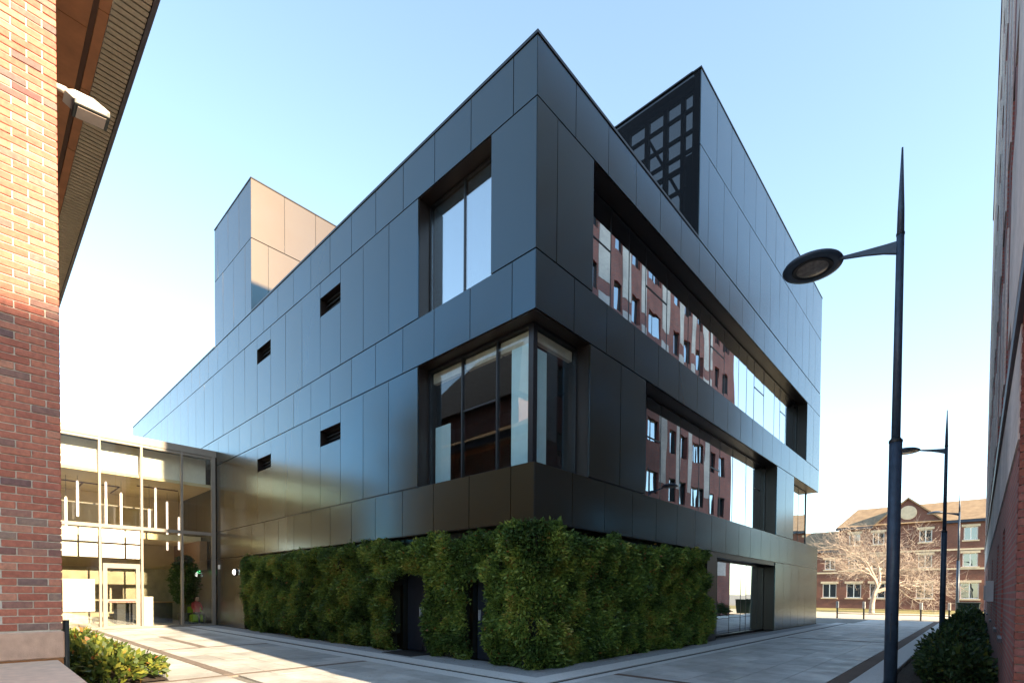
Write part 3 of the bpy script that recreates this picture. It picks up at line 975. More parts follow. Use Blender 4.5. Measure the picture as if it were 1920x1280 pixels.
# door
dr = MB()
FK.add(dr, -4.17, -4.03, -0.06, 0.04, 0.02, 2.72); FK.add(dr, -3.07, -2.93, -0.06, 0.04, 0.02, 2.72)
FK.add(dr, -4.03, -3.07, -0.06, 0.04, 2.52, 2.72); FK.add(dr, -4.03, -3.07, -0.06, 0.04, 0.02, 0.16); FK.add(dr, -4.03, -3.07, -0.06, 0.045, 1.10, 1.24)
od = dr.build('door', 'cream_frame', link_b)
FK.piece('pane', od, 'glass_link', -4.03, -3.07, -0.02, -0.005, 1.24, 2.52); FK.piece('pane', od, 'glass_link', -4.03, -3.07, -0.02, -0.005, 0.16, 1.10)
FK.piece('push_bar', od, 'red_cloth', -4.0, -3.1, 0.046, 0.075, 1.13, 1.16)
FK.piece('pane', link_b, 'glass_link', -4.18, -2.92, -0.03, -0.015, 2.74, 2.95)
# interior
mb = MB()
mb.box(-25.4, -25.2, -8.4, -0.02, 0.0, 7.9)
mb.box(-25.19, LX - 0.3, -8.5, -8.4, 0.0, 7.9)
mb.build('back_wall', 'link_wall', link_b)
MB().box(-25.19, LX - 0.26, -8.39, -0.02, 6.42, 6.55).build('ceiling', 'link_ceiling', link_b)
MB().box(-25.19, LX - 2.2, -8.39, -0.02, 4.0, 4.28).build('floor_slab', 'link_wall', link_b)
MB().box(-25.19, LX - 0.11, -8.39, -0.02, -0.03, 0.02).build('floor', 'link_floor', link_b)
MB().box(-25.19, -24.9, -8.3, -0.1, 0.02, 2.75).build('rear_partition', 'link_rear', link_b)
ds = thing('reception_desk', 'long dark reception desk inside the link right of the door', 'desk', (LX - 3.6, -2.1, 0.02))
MB().box(-0.4, 0.4, -1.1, 1.1, 0, 1.0).build('counter', 'interior_dark', ds)
MB().box(-0.45, 0.5, -1.15, 1.15, 1.001, 1.05).build('worktop', 'wood', ds)
FK.piece('balustrade', link_b, 'glass_corner', -8.3, -2.0, -2.25, -2.22, 4.28, 5.35)
FK.piece('handrail', link_b, 'cream_frame', -8.3, -2.0, -2.27, -2.20, 5.36, 5.41)
for yy in (-7, -5.7, -4.4, -3.1): FK.piece('ceiling_slot', link_b, 'soffit_line', yy, yy + 0.06, -5.4, -3.2, 6.40, 6.418)
piece('ceiling_slot', link_b, 'soffit_line', LX - 3.2, LX - 3.1, -5.4, -3.1, 6.38, 6.418); piece('ceiling_slot', link_b, 'soffit_line', LX - 2.2, LX - 2.1, -2.6, -1.0, 6.38, 6.418)
MB().box(-25.1, LX - 1.2, -0.35, -0.03, 2.62, 4.0).build('side_wall', 'wood', link_b)
for k, (dx, yy, z0, z1) in enumerate(((1.6, -4.75, 4.7, 6.2), (2.0, -3.75, 4.5, 6.38), (1.5, -3.3, 4.3, 5.9), (1.9, -1.95, 4.4, 6.38), (1.4, -2.3, 4.3, 5.3), (2.4, -0.9, 3.6, 5.2), (1.8, -5.1, 4.2, 5.5), (3.2, -1.2, 3.6, 6.0))):
    t_ = thing('pendant_lamp', ['slim pale pendant tube hanging in the link, above the notice panel', 'longest slim pendant tube hanging behind the pane over the door', 'slim pendant tube hanging right of the door pane mullion', 'pale pendant tube under the dark ceiling slot near the hall plant', 'short pendant tube hanging low beside the green-tinted pane', 'pendant tube hanging in the shaded right-hand bay of the link', 'pendant tube nearest the red brick wall inside the link', 'deepest pendant tube in the shaded bay beside the dark wall'][k], 'lamp', (LX - dx, yy, z0), 'pendant tubes in the link')
    MB().lathe([(0.035, 0), (0.045, 0.02), (0.045, z1 - z0 - 0.05), (0.02, z1 - z0)], seg=10).build('tube', 'tube_glow', t_)
    MB().tube([(0, 0, z1 - z0), (0, 0, 6.41 - z0)], [0.008, 0.008], 5).build('cord', 'dark_frame', t_)
# things inside the link
def pot_plant():
    t = thing('potted_tree', 'tall leafy potted tree behind the shaded glass of the link', 'plant', (LX - 1.3, -0.95, 0.02))
    MB().lathe([(0.22, 0), (0.30, 0.5), (0.31, 0.55), (0.27, 0.55)], seg=20).build('pot', 'pot', t)
    MB().tube([(0, 0, 0.5), (0.03, 0.02, 1.2), (-0.02, 0.04, 2.0), (0.02, 0, 2.9)], [0.04, 0.035, 0.025, 0.01], 7).build('trunk', 'bark', t)
    n = 2600
    h = rng.uniform(1.0, 3.2, n); r = 0.62 * np.sin(np.clip((h - 0.8) / 2.55, 0, 1) * math.pi) ** 0.7 * np.sqrt(rng.uniform(0.1, 1, n)); an = rng.uniform(0, 6.283, n)
    P = np.stack([r * np.cos(an), r * np.sin(an), h], 1)
    leaves('crown', 'leaf_indoor', P, np.stack([np.cos(an), np.sin(an), 0 * an], 1), 0.15, t, aspect=0.45)
pot_plant()
ch = thing('lounge_seat', 'lime green upholstered seat inside the link by the dark wall', 'seat', (LX - 1.0, -0.55, 0.02))
MB().box(-0.35, 0.35, -0.3, 0.3, 0.12, 0.48).build('cushion', 'green_seat', ch, bevel=0.05)
MB().box(-0.35, -0.2, -0.3, 0.3, 0.481, 0.85).build('backrest', 'green_seat', ch, bevel=0.04)
MB().box(-0.3, 0.3, -0.25, 0.25, 0.0, 0.119).build('base', 'dark_frame', ch)
def bin_():
    o = MB().box(-0.16, 0.16, -0.16, 0.16, 0, 1.25).box(-0.165, 0.165, -0.165, 0.165, 1.26, 1.32).build('totem', 'white_paint')
    o.location = (LX - 0.55, -2.55, 0.02)
    tag(o, 'white upright box standing inside the glass right of the door', 'totem')
bin_()
def person(loc, rz):
    t = thing('person', 'person in a red top sitting on the green seat inside the link', 'person', loc)
    t.rotation_euler = (0, 0, rz)
    J = {'pel': (0, 0, 0.56), 'chest': (-0.05, 0, 0.95), 'neck': (-0.04, 0, 1.10), 'head': (0.0, 0, 1.20), 'top': (0.01, 0, 1.33)}
    for s, k in ((1, 'l'), (-1, 'r')):
        J.update({k + 'sh': (-0.05, 0.17 * s, 1.02), k + 'el': (0.03, 0.22 * s, 0.78), k + 'ha': (0.24, 0.12 * s, 0.72), k + 'hip': (0.02, 0.09 * s, 0.56), k + 'kn': (0.44, 0.11 * s, 0.52), k + 'an': (0.44, 0.11 * s, 0.10), k + 'to': (0.60, 0.12 * s, 0.05)})
    E = [('pel', 'chest'), ('chest', 'neck'), ('neck', 'head'), ('head', 'top')]
    for k in 'lr': E += [('chest', k + 'sh'), (k + 'sh', k + 'el'), (k + 'el', k + 'ha'), ('pel', k + 'hip'), (k + 'hip', k + 'kn'), (k + 'kn', k + 'an'), (k + 'an', k + 'to')]
    rad = {'pel': .14, 'chest': .14, 'neck': .05, 'head': .085, 'top': .07, 'sh': .06, 'el': .042, 'ha': .035, 'hip': .09, 'kn': .06, 'an': .04, 'to': .035}
    ks = list(J)
    me = bpy.data.meshes.new('body'); me.from_pydata([J[k] for k in ks], [(ks.index(a), ks.index(b)) for a, b in E], [])
    o = link('body', me, t)
    o.modifiers.new('skin', 'SKIN'); sub = o.modifiers.new('sub', 'SUBSURF'); sub.levels = sub.render_levels = 1
    for i, k in enumerate(ks):
        r = rad.get(k, rad.get(k[1:]))
        me.skin_vertices[0].data[i].radius = (r, r)
        me.skin_vertices[0].data[i].use_root = (k == 'pel')
    m, tt, b = nt('person_cloth')
    tc = N(tt, 'ShaderNodeTexCoord'); sp = N(tt, 'ShaderNodeSeparateXYZ'); tt.links.new(tc.outputs['Object'], sp.inputs[0])
    tt.links.new(ramp(tt, sp.outputs[2], [(0.0, (0.03, 0.03, 0.04)), (0.60, (0.03, 0.03, 0.04)), (0.62, (0.45, 0.05, 0.05)), (1.08, (0.45, 0.05, 0.05)), ]), b.inputs['Base Color'])
    me.materials.append(MATS['person_cloth'])
    MB().lathe([(0.02, -0.11), (0.075, -0.07), (0.092, 0.0), (0.08, 0.08), (0.03, 0.12)], (0.015, 0, 1.23), 14).build('face', 'skin', t, True)
    MB().lathe([(0.09, -0.06), (0.105, 0.0), (0.095, 0.09), (0.04, 0.14), (0.005, 0.145)], (-0.012, 0, 1.235), 14).build('hair', 'hair', t, True)
person((LX - 0.95, -0.55, 0.0), 0.2)
es = MB().box(-0.02, 0.02, -0.14, 0.14, -0.07, 0.07).build('exit_sign', 'exit_glow', None); es.location = (LX - 1.6, -0.36, 2.52)
tag(es, 'small glowing green exit sign inside the link beside the dark wall', 'sign')

# ================================================================== LEFT BRICK BUILDING
lb = thing('brick_building', 'red brick gabled building with bracketed floodlight, sunlit above and shaded below', 'building', (0, 0, 0))
WX, WY = -0.2, -7.27
BH, BL, BT = 0.075, 0.225, 0.010
mb = MB()
mb.box(-16.0, WX - 0.011, -20, WY - 0.012, 0.0, 8.05)
wl_ = mb.build('wall', 'mortar', lb)
gb = MB()
gb.prism([(WX - 0.3, WY - 0.02, 8.051), (WX - 0.3, -20, 8.051), (WX - 0.3, -13.6, 12.0)], (0.29, 0, 0))
gb.build('gable', 'brick_tex_left_y', lb)
# bricks within sight of the street, one by one
def bricks():
    def proto(name, lx, ly, mat):
        m = MB().box(-lx / 2, lx / 2, -ly / 2, ly / 2, -(BH - BT) / 2, (BH - BT) / 2)
        me = bpy.data.meshes.new(name); me.from_pydata(m.v, [], m.f)
        bm = bmesh.new(); bm.from_mesh(me); bmesh.ops.bevel(bm, geom=bm.edges[:], offset=0.004, segments=1, affect='EDGES'); bm.to_mesh(me); bm.free()
        me.materials.append(MATS[mat]); return me
    st = proto('stretcher', 0.10, BL - BT, 'brick_red'); hd = proto('header', 0.10, 0.1025, 'brick_red')
    z = 1.19; i = 0; cnt = 0
    while z < 8.0:
        y = WY
        seq = [st, st, st] if i % 2 else [hd, st, st]
        for me in seq:
            w_ = (BL - BT) if me is st else 0.1025
            if y < -7.70: break
            if z < 7.9:
                o = link('brick', me, wl_)
                o.location = (WX - 0.05 + random.gauss(0, 0.0015), y - w_ / 2, z + BH / 2)
                cnt += 1
            y -= w_ + BT
        z += BH; i += 1
    return cnt
bricks()
MB().box(WX - 0.01, WX - 0.002, -20, -7.93, 1.19, 8.05).build('brickwork', 'brick_tex_left_y', lb)
MB().box(-16.0, WX - 0.115, WY - 0.011, WY - 0.003, 1.19, 8.05).build('brickwork', 'brick_tex_left_x', lb)
MB().box(-16.02, WX + 0.012, -20.02, WY + 0.012, 0.90, 1.178).build('plinth', 'stone_plinth', lb, bevel=0.012)
MB().box(-16.0, WX + 0.004, -20, WY + 0.004, 0.0, 0.899).build('base_course', 'rust_joint', lb)
MB().box(-15.9, -8.0, -13.0, -7.6, 8.06, 10.2).build('reflection_wing', 'brick_tex_left_y', lb)  # unseen wing, added to be mirrored in the corner window
MB().poly([(-16.2, -7.3, 10.201), (-7.7, -7.3, 10.201), (-7.7, -13.3, 10.201), (-16.2, -13.3, 10.201), (-10.2, -10.3, 14.2), (-13.7, -10.3, 14.2)], [(0, 1, 4, 5), (1, 2, 4), (2, 3, 5, 4), (3, 0, 5), (0, 3, 2, 1)]).build('reflection_wing_roof', 'roofing', lb)  # unseen dark roof, added to darken the corner window's reflection
# eaves soffit on the court side
SZ = 8.05
for k in range(12):
    x1 = 0.40 - k * 1.3
    piece('soffit_panel', lb, 'soffit_brown', x1 - 1.29, x1, WY - 0.02, -6.935, SZ, SZ + 0.02)
piece('soffit_batten', lb, 'soffit_line', -15.6, 0.40, -6.93, -6.885, SZ + 0.012, SZ + 0.03)
for k in range(12):
    x1 = 0.75 - k * 1.3
    piece('soffit_panel', lb, 'soffit_brown', max(x1 - 1.29, -15.6), min(x1, 0.4), -6.88, -6.79, SZ, SZ + 0.02)
sl = MB().box(-15.6, 0.40, -6.785, -6.50, SZ + 0.03, SZ + 0.05).build('soffit_backing', 'soffit_line', lb)
x = 0.40
while x > -9.0:
    piece('soffit_slat', sl, 'slat', x - 0.062, x, -6.783, -6.49, SZ, SZ + 0.028)
    x -= 0.085
MB().box(-15.6, 0.42, -6.485, -6.44, SZ - 0.02, SZ + 0.22).build('fascia', 'gutter', lb)
rf = MB()
rf.prism([(0.42, -6.44, 8.20), (0.42, -13.6, 12.25), (0.42, -20.6, 8.2), (0.42, -20.6, 8.35), (0.42, -13.6, 12.4), (0.42, -6.44, 8.35)], (-16.1, 0, 0))
rf.build('roof', 'roof_tile', lb)
dp = MB().tube([(-0.42, -7.225, 0.0), (-0.42, -7.225, 1.28)], [0.028, 0.028], 12).build('drain_pipe', 'pipe_dark', lb, True)
# floodlight on the corner
fl = thing('floodlight', 'white bracketed floodlight projecting from the sunlit brick corner under the eaves', 'floodlight', (-0.45, -7.22, 6.82))
MB().tube([(0, -0.06, 0.05), (0, 0.04, 0.06), (0, 0.10, 0.03)], [0.03, 0.035, 0.03], 10).build('bracket', 'fixture_white', fl, True)
hb = MB()
hb.prism([(-0.10, 0.02, 0.0), (-0.10, 0.10, 0.055), (-0.10, 0.26, 0.07), (-0.10, 0.40, 0.02), (-0.10, 0.40, -0.005), (-0.10, 0.10, -0.04)], (0.2, 0, 0))
hb.build('hood', 'fixture_white', fl, bevel=0.008)
MB().prism([(-0.115, 0.10, -0.042), (-0.115, 0.405, -0.008), (-0.115, 0.40, -0.06), (-0.115, 0.10, -0.095)], (0.23, 0, 0)).build('rim', 'pipe_dark', fl, bevel=0.006)
MB().prism([(-0.09, 0.13, -0.094), (-0.09, 0.37, -0.066), (-0.09, 0.37, -0.074), (-0.09, 0.13, -0.102)], (0.18, 0, 0)).build('lens', 'fixture_glass', fl)
MB().prism([(0.116, 0.12, -0.052), (0.116, 0.37, -0.022), (0.116, 0.37, -0.05), (0.116, 0.12, -0.082)], (0.004, 0, 0)).build('side_glass', 'fixture_glass', fl)
# low stone wall in front
o = MB().box(WX + 0.013, 2.6, -9.4, -7.30, 0.0, 0.885).build('low_wall', 'stone_ledge', None, bevel=0.015)
tag(o, 'low pale stone wall with flat top at the foot of the brick corner', 'wall')

# ================================================================== RIGHT-HAND BRICK TOWER
rb = thing('brick_tower_block', 'tall dark red brick block with grey brick strips along the street', 'building')
RX, RY0, RY1, RH = 6.99, -1.25, 33.8, 24.0
FW = Face('W', RX)
wins = []
rows_ = [5.3, 8.4, 11.5, 14.7, 17.8, 20.95]
for bay in range(5):
    for off in (2.55, 4.25):
        for zc in rows_:
            c = off + bay * 6.93
            wins.append((c - 0.42, c + 0.42, zc - 0.75, zc + 0.75, 'n'))
    for zc in rows_:
        c = 6.6 + bay * 6.93
        if c < 33: wins.append((c - 0.75, c + 0.75, zc - 0.6, zc + 0.75, 'w'))
low = [(2.2, 3.0, 1.0, 2.6), (5.2, 6.0, 1.0, 2.6), (10.2, 11.2, 1.0, 2.6), (17.2, 18.2, 1.0, 2.6), (24, 25.5, 1.0, 2.6)]
mb = walled(MB(), FW, RY0, RY1, 0.0, 4.20, [l for l in low], -0.35, -0.02)
mb2 = walled(MB(), FW, -3.62, RY1, 4.42, RH, [q[:4] for q in wins], -0.35, 0.0)
rw = mb2.build('wall', 'brick_tex_tower_y', rb)
rl = mb.build('wall', 'brick_tex_tower_y', rb)
mb = MB()
mb.box(RX + 0.351, 20, RY0 + 0.36, RY1, 0.0, 4.20)
mb.box(RX + 0.351, 20, -3.62, RY1, 4.42, RH - 0.2)
mb.box(9.6, 20, -3.6, RY0 + 0.35, 0, 4.2)
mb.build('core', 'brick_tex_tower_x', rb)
MB().box(RX - 0.03, 20, -3.65, RY1 + 0.02, 4.201, 4.419).build('ledge', 'gutter', rb)
MB().box(RX - 0.04, 20, -3.66, RY1 + 0.04, RH, RH + 0.12).build('coping', 'gutter', rb)
# grey brick panels between the window columns
for bay in range(5):
    b0 = bay * 6.93
    for a, b in ((0.55, 1.55), (3.05, 3.75), (4.95, 5.6))[:(3 if bay < 4 else 1)]:
        for za, zb in ((4.9, 7.3), (8.6, 13.2), (14.0, 17.3), (18.0, 23.2)):
            FW.piece('grey_brick_panel', rb, 'brick_grey_y', a + b0, b + b0, 0.0005, 0.02, za, zb)
FW.piece('grey_brick_panel', rb, 'brick_grey_y', RY0 + 0.13, 33.2, -0.0195, -0.004, 3.1, 4.19)
FW.piece('grey_brick_panel', rb, 'brick_grey_y', -3.6, 0.5, 0.0005, 0.02, 4.6, 23.5)
for i, (a, b, c, d, ty) in enumerate(wins):
    mb = MB()
    f_ = 0.05
    FW.add(mb, a, b, -0.22, -0.12, d - f_, d); FW.add(mb, a, b, -0.22, -0.12, c, c + f_)
    FW.add(mb, a, a + f_, -0.22, -0.12, c + f_, d - f_); FW.add(mb, b - f_, b, -0.22, -0.12, c + f_, d - f_)
    o = mb.build('window', 'dark_frame', rb)
    p_ = FW.piece('pane', o, 'glass_opaque', a + f_, b - f_, -0.18, -0.17, c + f_, d - f_)
    if i % 7 == 3: p_.rotation_euler = (0, 0, 0.10); p_.location.x -= 0.03
    if ty == 'w': FW.piece('mullion', o, 'dark_frame', (a + b) / 2 - 0.03, (a + b) / 2 + 0.03, -0.21, -0.13, c + f_, d - f_)
for a, b, c, d in low:
    mb = MB(); FW.add(mb, a, b, -0.3, -0.2, c, d)
    o = mb.build('window', 'dark_frame', rb)
    FW.piece('pane', o, 'glass_opaque', a + 0.06, b - 0.06, -0.199, -0.19, c + 0.06, d - 0.06)
    FW.piece('sill', o, 'gutter', a - 0.02, b + 0.02, -0.02, 0.02, c - 0.06, c - 0.002)
for yy in (7.2, 13.5):
    o = FW.piece('wall_box', None, 'steel_grey', yy, yy + 0.5, 0.0, 0.12, 1.50, 1.95)
    tag(o, 'grey metal cabinet on the brick wall above the shrubs, ' + ('nearer one' if yy < 10 else 'farther one'), 'cabinet')
# near corner pier, brick by brick
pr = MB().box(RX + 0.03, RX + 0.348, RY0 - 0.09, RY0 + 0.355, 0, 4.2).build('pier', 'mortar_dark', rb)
i = 0; z = 0.01
while z < 4.15:
    for x0, wd in (((RX, 0.215), (RX + 0.225, 0.1)) if i % 2 else ((RX, 0.1025), (RX + 0.1125, 0.215))):
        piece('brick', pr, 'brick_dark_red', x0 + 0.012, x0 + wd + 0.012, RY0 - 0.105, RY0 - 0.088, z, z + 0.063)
    piece('brick', pr, 'brick_dark_red', RX + 0.012, RX + 0.031, RY0 - 0.085 + (0.01 if i % 2 else 0.11), RY0 + (0.02 if i % 2 else 0.23), z, z + 0.063)
    z += 0.075; i += 1

# building behind the viewer's right that shades the foot of the brick gable
sb = thing('brick_building', 'long brick building standing out of view across the street', 'building')
MB().box(40, 54, -48, -9.3, 0, 22.4).build('wall', 'brick_tex_tower_y', sb)
MB().box(39.8, 54.2, -48.2, -9.2, 22.401, 22.55).build('roof', 'roofing', sb)
for k in range(8):
    for zc in (1.6, 4.9, 8.2, 11.5, 14.8, 18.1):
        o = piece('window', sb, 'cream_stone', 39.93, 40.05, -11.5 - k * 3.4, -10.2 - k * 3.4, zc - 0.8, zc + 0.8)
        piece('window_pane', sb, 'glass_far', 39.90, 39.929, -11.4 - k * 3.4, -10.3 - k * 3.4, zc - 0.7, zc + 0.7)

# ================================================================== LAMP POSTS
def lamp_post():
    t = thing('street_lamp', 'x', 'street lamp', (0, 0, 0), 'street lamps along the planting bed')
    MB().lathe([(0.16, 0.0), (0.16, 0.02), (0.10, 0.04)], seg=20).build('base_plate', 'lamp_metal', t)
    MB().tube([(0, 0, 0.03), (0, 0, 4.04)], [0.090, 0.088], 24).build('lower_pole', 'lamp_metal', t, True)
    MB().lathe([(0.090, 4.04), (0.094, 4.05), (0.094, 4.08), (0.062, 4.12)], seg=24).build('collar', 'lamp_seam', t)
    MB().tube([(0, 0, 4.10), (0, 0, 7.34)], [0.062, 0.052], 20).build('upper_pole', 'lamp_metal', t, True)
    MB().lathe([(0.053, 7.34), (0.058, 7.345), (0.058, 7.375), (0.050, 7.38)], seg=20).build('collar', 'lamp_seam', t)
    MB().tube([(0, 0, 7.38), (0, 0, 7.75), (0, 0, 8.72)], [0.050, 0.045, 0.012], 16).build('spike', 'lamp_metal', t, True)
    a = MB()
    prof = [(-0.04, 7.06, 7.26, 0.030), (-0.22, 7.14, 7.28, 0.026), (-0.45, 7.215, 7.31, 0.022), (-0.70, 7.28, 7.345, 0.019), (-0.85, 7.32, 7.365, 0.018)]
    n0 = len(a.v)
    for x, z0, z1, hw in prof: a.v += [(x, -hw, z0), (x, hw, z0), (x, hw, z1), (x, -hw, z1)]
    for i in range(len(prof) - 1):
        for k in range(4):
            p, q = i * 4 + k, i * 4 + (k + 1) % 4
            a.f.append((p, q, q + 4, p + 4))
    a.f += [(3, 2, 1, 0), tuple(len(a.v) - 4 + k for k in range(4))]
    a.build('arm', 'lamp_metal', t, bevel=0.006)
    hd = MB().lathe([(0.285, 0.014), (0.38, 0.0), (0.455, 0.014), (0.468, 0.035), (0.45, 0.065), (0.35, 0.12), (0.20, 0.16), (0.02, 0.175)], (-1.24, 0, 7.33), 36).build('lamp_head', 'lamp_metal', t, True)
    MB().lathe([(0.01, -0.032), (0.12, -0.027), (0.23, -0.008), (0.282, 0.015), (0.24, 0.035)], (-1.24, 0, 7.33), 32).build('lens', 'lens', hd, True)
    MB().lathe([(0.286, 0.0), (0.302, -0.006), (0.318, 0.000), (0.30, 0.016)], (-1.24, 0, 7.33), 32).build('lens_ring', 'lamp_seam', hd, True)
    MB().box(-0.004, 0.004, -0.0935, -0.0865, 0.85, 1.30).build('service_door', 'lamp_seam', t)
    return t
def copy_tree(o, parent=None):
    c = o.copy(); COL.objects.link(c); c.parent = parent
    for ch in o.children: copy_tree(ch, c)
    return c
lp = lamp_post()
spots = [((5.72, 2.27, 0.03), 'tall dark blue street lamp nearest the viewer with disc head'), ((5.74, 17.7, 0.03), 'middle dark street lamp standing in the planting bed beyond the nearest one'), ((5.72, 37.5, -0.03), 'farthest slim street lamp by the sunlit road')]
for i, (loc, lab) in enumerate(spots):
    o = lp if i == 0 else copy_tree(lp)
    o.location = loc; o['label'] = lab

# ================================================================== PLANTING
def shrub(name, label, c, rad, h, nleaf, size, mat, group, cat='shrub'):
    t = thing(name, label, cat, c, group)
    u1 = rng.uniform(0, 1, nleaf); an = rng.uniform(0, 2 * math.pi, nleaf); el = np.arcsin(rng.uniform(-0.25, 1, nleaf))
    rr = (0.55 + 0.45 * np.sqrt(u1)) * (1 + 0.22 * np.sin(an * 3 + c[0] * 5) * np.cos(el * 2) + 0.15 * np.sin(an * 7 + c[1] * 3))
    d = np.stack([np.cos(an) * np.cos(el), np.sin(an) * np.cos(el), np.sin(el)], 1)
    P = d * rr[:, None] * np.array([rad[0], rad[1], h * 0.62]) + np.array([0, 0, h * 0.38])
    P = P[P[:, 2] > 0.02]
    dd = P - np.array([0, 0, h * 0.2]); dd /= np.linalg.norm(dd, axis=1)[:, None]
    leaves('foliage', mat, P, dd, size, t, spread=0.7, aspect=0.5, droop=0.0)
    st_ = MB()
    for k in range(6):
        a = 2 * math.pi * k / 6 + c[1]
        st_.tube([(0, 0, 0), (rad[0] * 0.35 * math.cos(a), rad[1] * 0.35 * math.sin(a), h * 0.45), (rad[0] * 0.6 * math.cos(a), rad[1] * 0.6 * math.sin(a), h * 0.75)], [0.014, 0.01, 0.004], 5)
    st_.build('stems', 'bark', t)
    return t
names_r = ['nearest', 'second', 'third', 'fourth', 'fifth', 'sixth', 'seventh', 'eighth', 'ninth', 'tenth', 'eleventh', 'twelfth', 'thirteenth', 'fourteenth']
yy = 3.6
for k in range(14):
    h = random.uniform(0.55, 0.8) + 0.025 * k
    shrub('evergreen_shrub', names_r[k] + ' dark green shrub from the viewer in the bed along the brick wall', (6.38 + random.uniform(-0.06, 0.10), yy, 0.03), (0.50, 0.85 + 0.03 * k), h, int(2600 / (1 + k * 0.08)), 0.10 + 0.004 * k, 'leaf_shrub', 'shrubs along the brick wall')
    yy += 1.45 + 0.10 * k
names_l = ['nearest leafy yellow-green shrub in the sunny bed by the stone wall', 'second leafy yellow-green shrub in the sunny bed', 'third leafy shrub in the sunny bed, counted from the stone wall', 'fourth leafy shrub in the sunny bed, counted from the stone wall', 'farthest leafy shrub in the sunny bed, towards the glass link']
for k, (cx, cy) in enumerate(((-4.45, -6.1), (-5.6, -6.35), (-6.9, -6.2), (-8.3, -6.3), (-9.8, -6.2))):
    shrub('leafy_shrub', names_l[k], (cx, cy, 0.02), (0.75, 0.60), 0.42 + 0.03 * k, 1500, 0.13, 'leaf_bed', 'shrubs in the sunny bed')

# ================================================================== BACKGROUND
def bollard(x, y, lab):
    t = thing('marker_post', lab, 'post', (x, y, -0.03), 'posts along the road edge')
    MB().box(-0.045, 0.045, -0.045, 0.045, 0, 0.75).build('shaft', 'post_dark', t)
    MB().box(-0.075, 0.075, -0.075, 0.075, 0.751, 1.22).build('cap', 'post_white', t, bevel=0.012)
labs = ['white-topped road post nearest the dark building', 'second white-topped road post from the dark building', 'third white-topped road post, close to the near street lamp', 'fourth white-topped road post, between the two street lamps', 'last white-topped road post, close to the middle street lamp']
for k, x in enumerate((-0.75, 0.85, 2.46, 3.98, 5.4)): bollard(x, 35.0, labs[k])
o = MB().box(-0.8, 5.5, 35.10, 35.13, 0.30, 0.34).box(-0.8, 5.5, 35.10, 35.13, 0.62, 0.65).build('guard_rail', 'post_dark')
tag(o, 'thin dark horizontal rails strung between the road posts', 'railing')

bgb = thing('brick_house', 'three-storey red brick building with tan tiled roof and central gable beyond the road', 'building')
BY = 70.0
FS = Face('S', BY)
bw = []
for x in (-5.1, -2.6, 2.0, 6.0, 9.2, 12.4):
    bw += [(x - 0.8, x + 0.8, 1.35, 3.2), (x - 0.65, x + 0.65, 5.05, 6.6), (x - 0.6, x + 0.6, 8.1, 9.6)]
bw2 = [(-8.6, -7.0, 1.35, 3.2), (-12.0, -10.4, 1.35, 3.2), (-8.4, -7.2, 5.05, 6.4), (-11.8, -10.6, 5.05, 6.4)]
mb = walled(MB(), FS, -6.85, 16, -0.1, 10.4, bw, -0.5, 0.0)
mb.prism([(-3.0, BY + 0.0, 10.401), (3.6, BY + 0.0, 10.401), (0.3, BY + 0.0, 13.4)], (0, 0.5, 0))
mb.box(-6.85, 16, BY + 0.501, BY + 9, -0.1, 10.4)
bwall = mb.build('wall', 'brick_far', bgb)
mb = walled(MB(), FS, -25, -6.851, -0.1, 7.6, bw2, -0.5, 0.0); mb.box(-25, -6.851, BY + 0.501, BY + 8, -0.1, 7.6)
mb.build('wing_wall', 'brick_far', bgb)
mb = MB()
mb.prism([(-7.1, BY - 0.35, 10.3), (-7.1, BY - 0.35, 10.5), (-5.3, BY + 4.0, 14.0), (-5.3, BY + 4.2, 13.8), (-7.1, BY + 9.0, 10.3)], (0.001, 0, 0)) if False else None
mb.poly([(-7.1, BY - 0.35, 10.45), (16.3, BY - 0.35, 10.45), (16.3, BY + 4.5, 13.3), (-5.5, BY + 4.5, 13.3), (-7.1, BY + 9.4, 10.45), (16.3, BY + 9.4, 10.45)], [(0, 1, 2, 3), (3, 2, 5, 4), (0, 3, 4), (1, 5, 2), (0, 4, 5, 1)])
mb.poly([(-25.3, BY - 0.3, 7.62), (-6.86, BY - 0.3, 7.62), (-6.86, BY + 4, 10.5), (-25.3, BY + 4, 10.5), (-25.3, BY + 8.3, 7.62), (-6.86, BY + 8.3, 7.62)], [(0, 1, 2, 3), (3, 2, 5, 4), (0, 3, 4), (1, 5, 2), (0, 4, 5, 1)])
rf_ = mb.build('roof', 'roof_tile', bgb)
mb = MB()
for s in (-1, 1):
    mb.prism([(0.3, BY - 0.25, 13.62), (0.3, BY - 0.25, 13.42), (0.3 + s * 3.6, BY - 0.25, 10.2), (0.3 + s * 3.6, BY - 0.25, 10.4)], (0, 3.5, 0))
mb.build('gable_verge', 'roof_tile', rf_)
mb = MB(); FS.add(mb, -7.15, -3.2, -0.0, 0.38, 10.12, 10.42); mb.build('gutter', 'chair_blue', bgb)
FS.piece('gutter', bgb, 'chair_blue', 3.8, 16.3, 0.0, 0.38, 10.12, 10.42); FS.piece('gutter', bgb, 'chair_blue', -25.3, -6.86, 0.0, 0.35, 7.3, 7.6)
for z0, z1 in ((6.95, 7.15), (4.72, 4.92)):
    FS.piece('string_course', bgb, 'cream_stone', -6.85, 16, 0.0005, 0.08, z0, z1)
FS.piece('string_course', bgb, 'cream_stone', -25, -6.86, 0.0005, 0.08, 4.5, 4.7)
md = MB().lathe([(0.85, 0.0), (0.85, 0.06), (0.7, 0.09)], seg=24).build('medallion', 'cream_stone', bgb); md.location = (0.3, BY - 0.001, 11.75); md.rotation_euler = (R_(90), 0, 0)
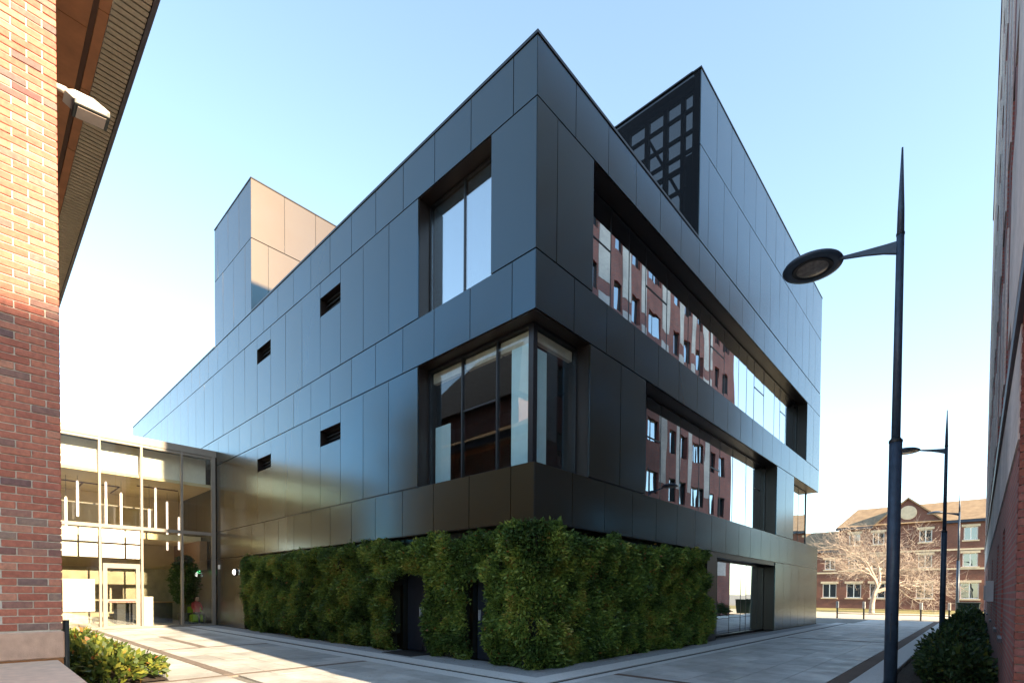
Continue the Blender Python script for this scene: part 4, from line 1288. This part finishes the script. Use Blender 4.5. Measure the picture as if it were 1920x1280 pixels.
for a, b, c, d in bw + bw2:
    mb = MB(); f_ = 0.09
    FS.add(mb, a, b, -0.2, -0.1, d - f_, d); FS.add(mb, a, b, -0.2, -0.1, c, c + f_)
    FS.add(mb, a, a + f_, -0.2, -0.1, c + f_, d - f_); FS.add(mb, b - f_, b, -0.2, -0.1, c + f_, d - f_); FS.add(mb, (a + b) / 2 - 0.05, (a + b) / 2 + 0.05, -0.2, -0.1, c + f_, d - f_)
    o = mb.build('window', 'white_paint', bgb)
    FS.piece('pane', o, 'glass_far', a + f_, b - f_, -0.17, -0.16, c + f_, d - f_)
    FS.piece('lintel', o, 'cream_stone', a - 0.2, b + 0.2, 0.0005, 0.06, d, d + 0.28); FS.piece('sill', o, 'cream_stone', a - 0.15, b + 0.15, 0.0005, 0.10, c - 0.16, c)

def bare_tree(c, H, label):
    t = thing('bare_tree', label, 'tree', c)
    tr = MB(); tw = MB()
    r = random.Random(3)
    def grow(p, d, L, rad, lev):
        n = 3
        pts = [p]; q = p; dd = d
        for i in range(n):
            dd = (dd + Vector((r.gauss(0, .13), r.gauss(0, .13), r.gauss(0.02, .10)))).normalized()
            q = q + dd * L / n; pts.append(q)
        rads = [rad * (1 - 0.45 * i / n) for i in range(n + 1)]
        (tr if lev < 1 else tw).tube(pts, rads, 8 if lev < 2 else (5 if lev < 3 else 3), cap=False)
        if lev >= 6 or L < 0.3: return
        k = 8 if lev == 0 else (4 if lev < 4 else (3 if lev < 5 else 2))
        for i in range(k):
            f = 0.45 + 0.55 * (i + 1) / k if lev else 0.6 + 0.4 * (i + 1) / k
            j = min(int(f * n), n - 1); b = pts[j].lerp(pts[j + 1], f * n - j)
            az = r.uniform(0, 6.283); sp = r.uniform(0.5, 1.0) + (0.15 if lev == 0 else 0)
            e1 = dd.orthogonal().normalized(); e2 = dd.cross(e1)
            nd = (dd * math.cos(sp) + (e1 * math.cos(az) + e2 * math.sin(az)) * math.sin(sp)).normalized()
            nd.z = nd.z * 0.8 + 0.05; nd.normalize()
            grow(b, nd, L * r.uniform(0.70, 0.88), max(rad * 0.47, 0.010), lev + 1)
    grow(Vector((0, 0, 0)), Vector((0, 0, 1)), H * 0.26, 0.24, 0)
    tr.build('trunk', 'bare_bark', t, True); o = tw.build('crown', 'bare_bark', t)
    return t
bare_tree((-0.6, 50.0, -0.03), 11.6, 'leafless spreading tree lit golden by the sun before the far brick building')
bn = thing('wheelie_bin', 'dark green bin at the far end of the shrub bed', 'bin', (6.3, 35.6, -0.03))
MB().prism([(-0.45, -0.4, 0.1), (0.45, -0.4, 0.1), (0.55, -0.48, 1.2), (-0.55, -0.48, 1.2)], (0, 0.9, 0)).build('body', 'bin_green', bn, bevel=0.02)
MB().box(-0.6, 0.6, -0.52, 0.46, 1.205, 1.27).build('lid', 'bin_green', bn, bevel=0.02)
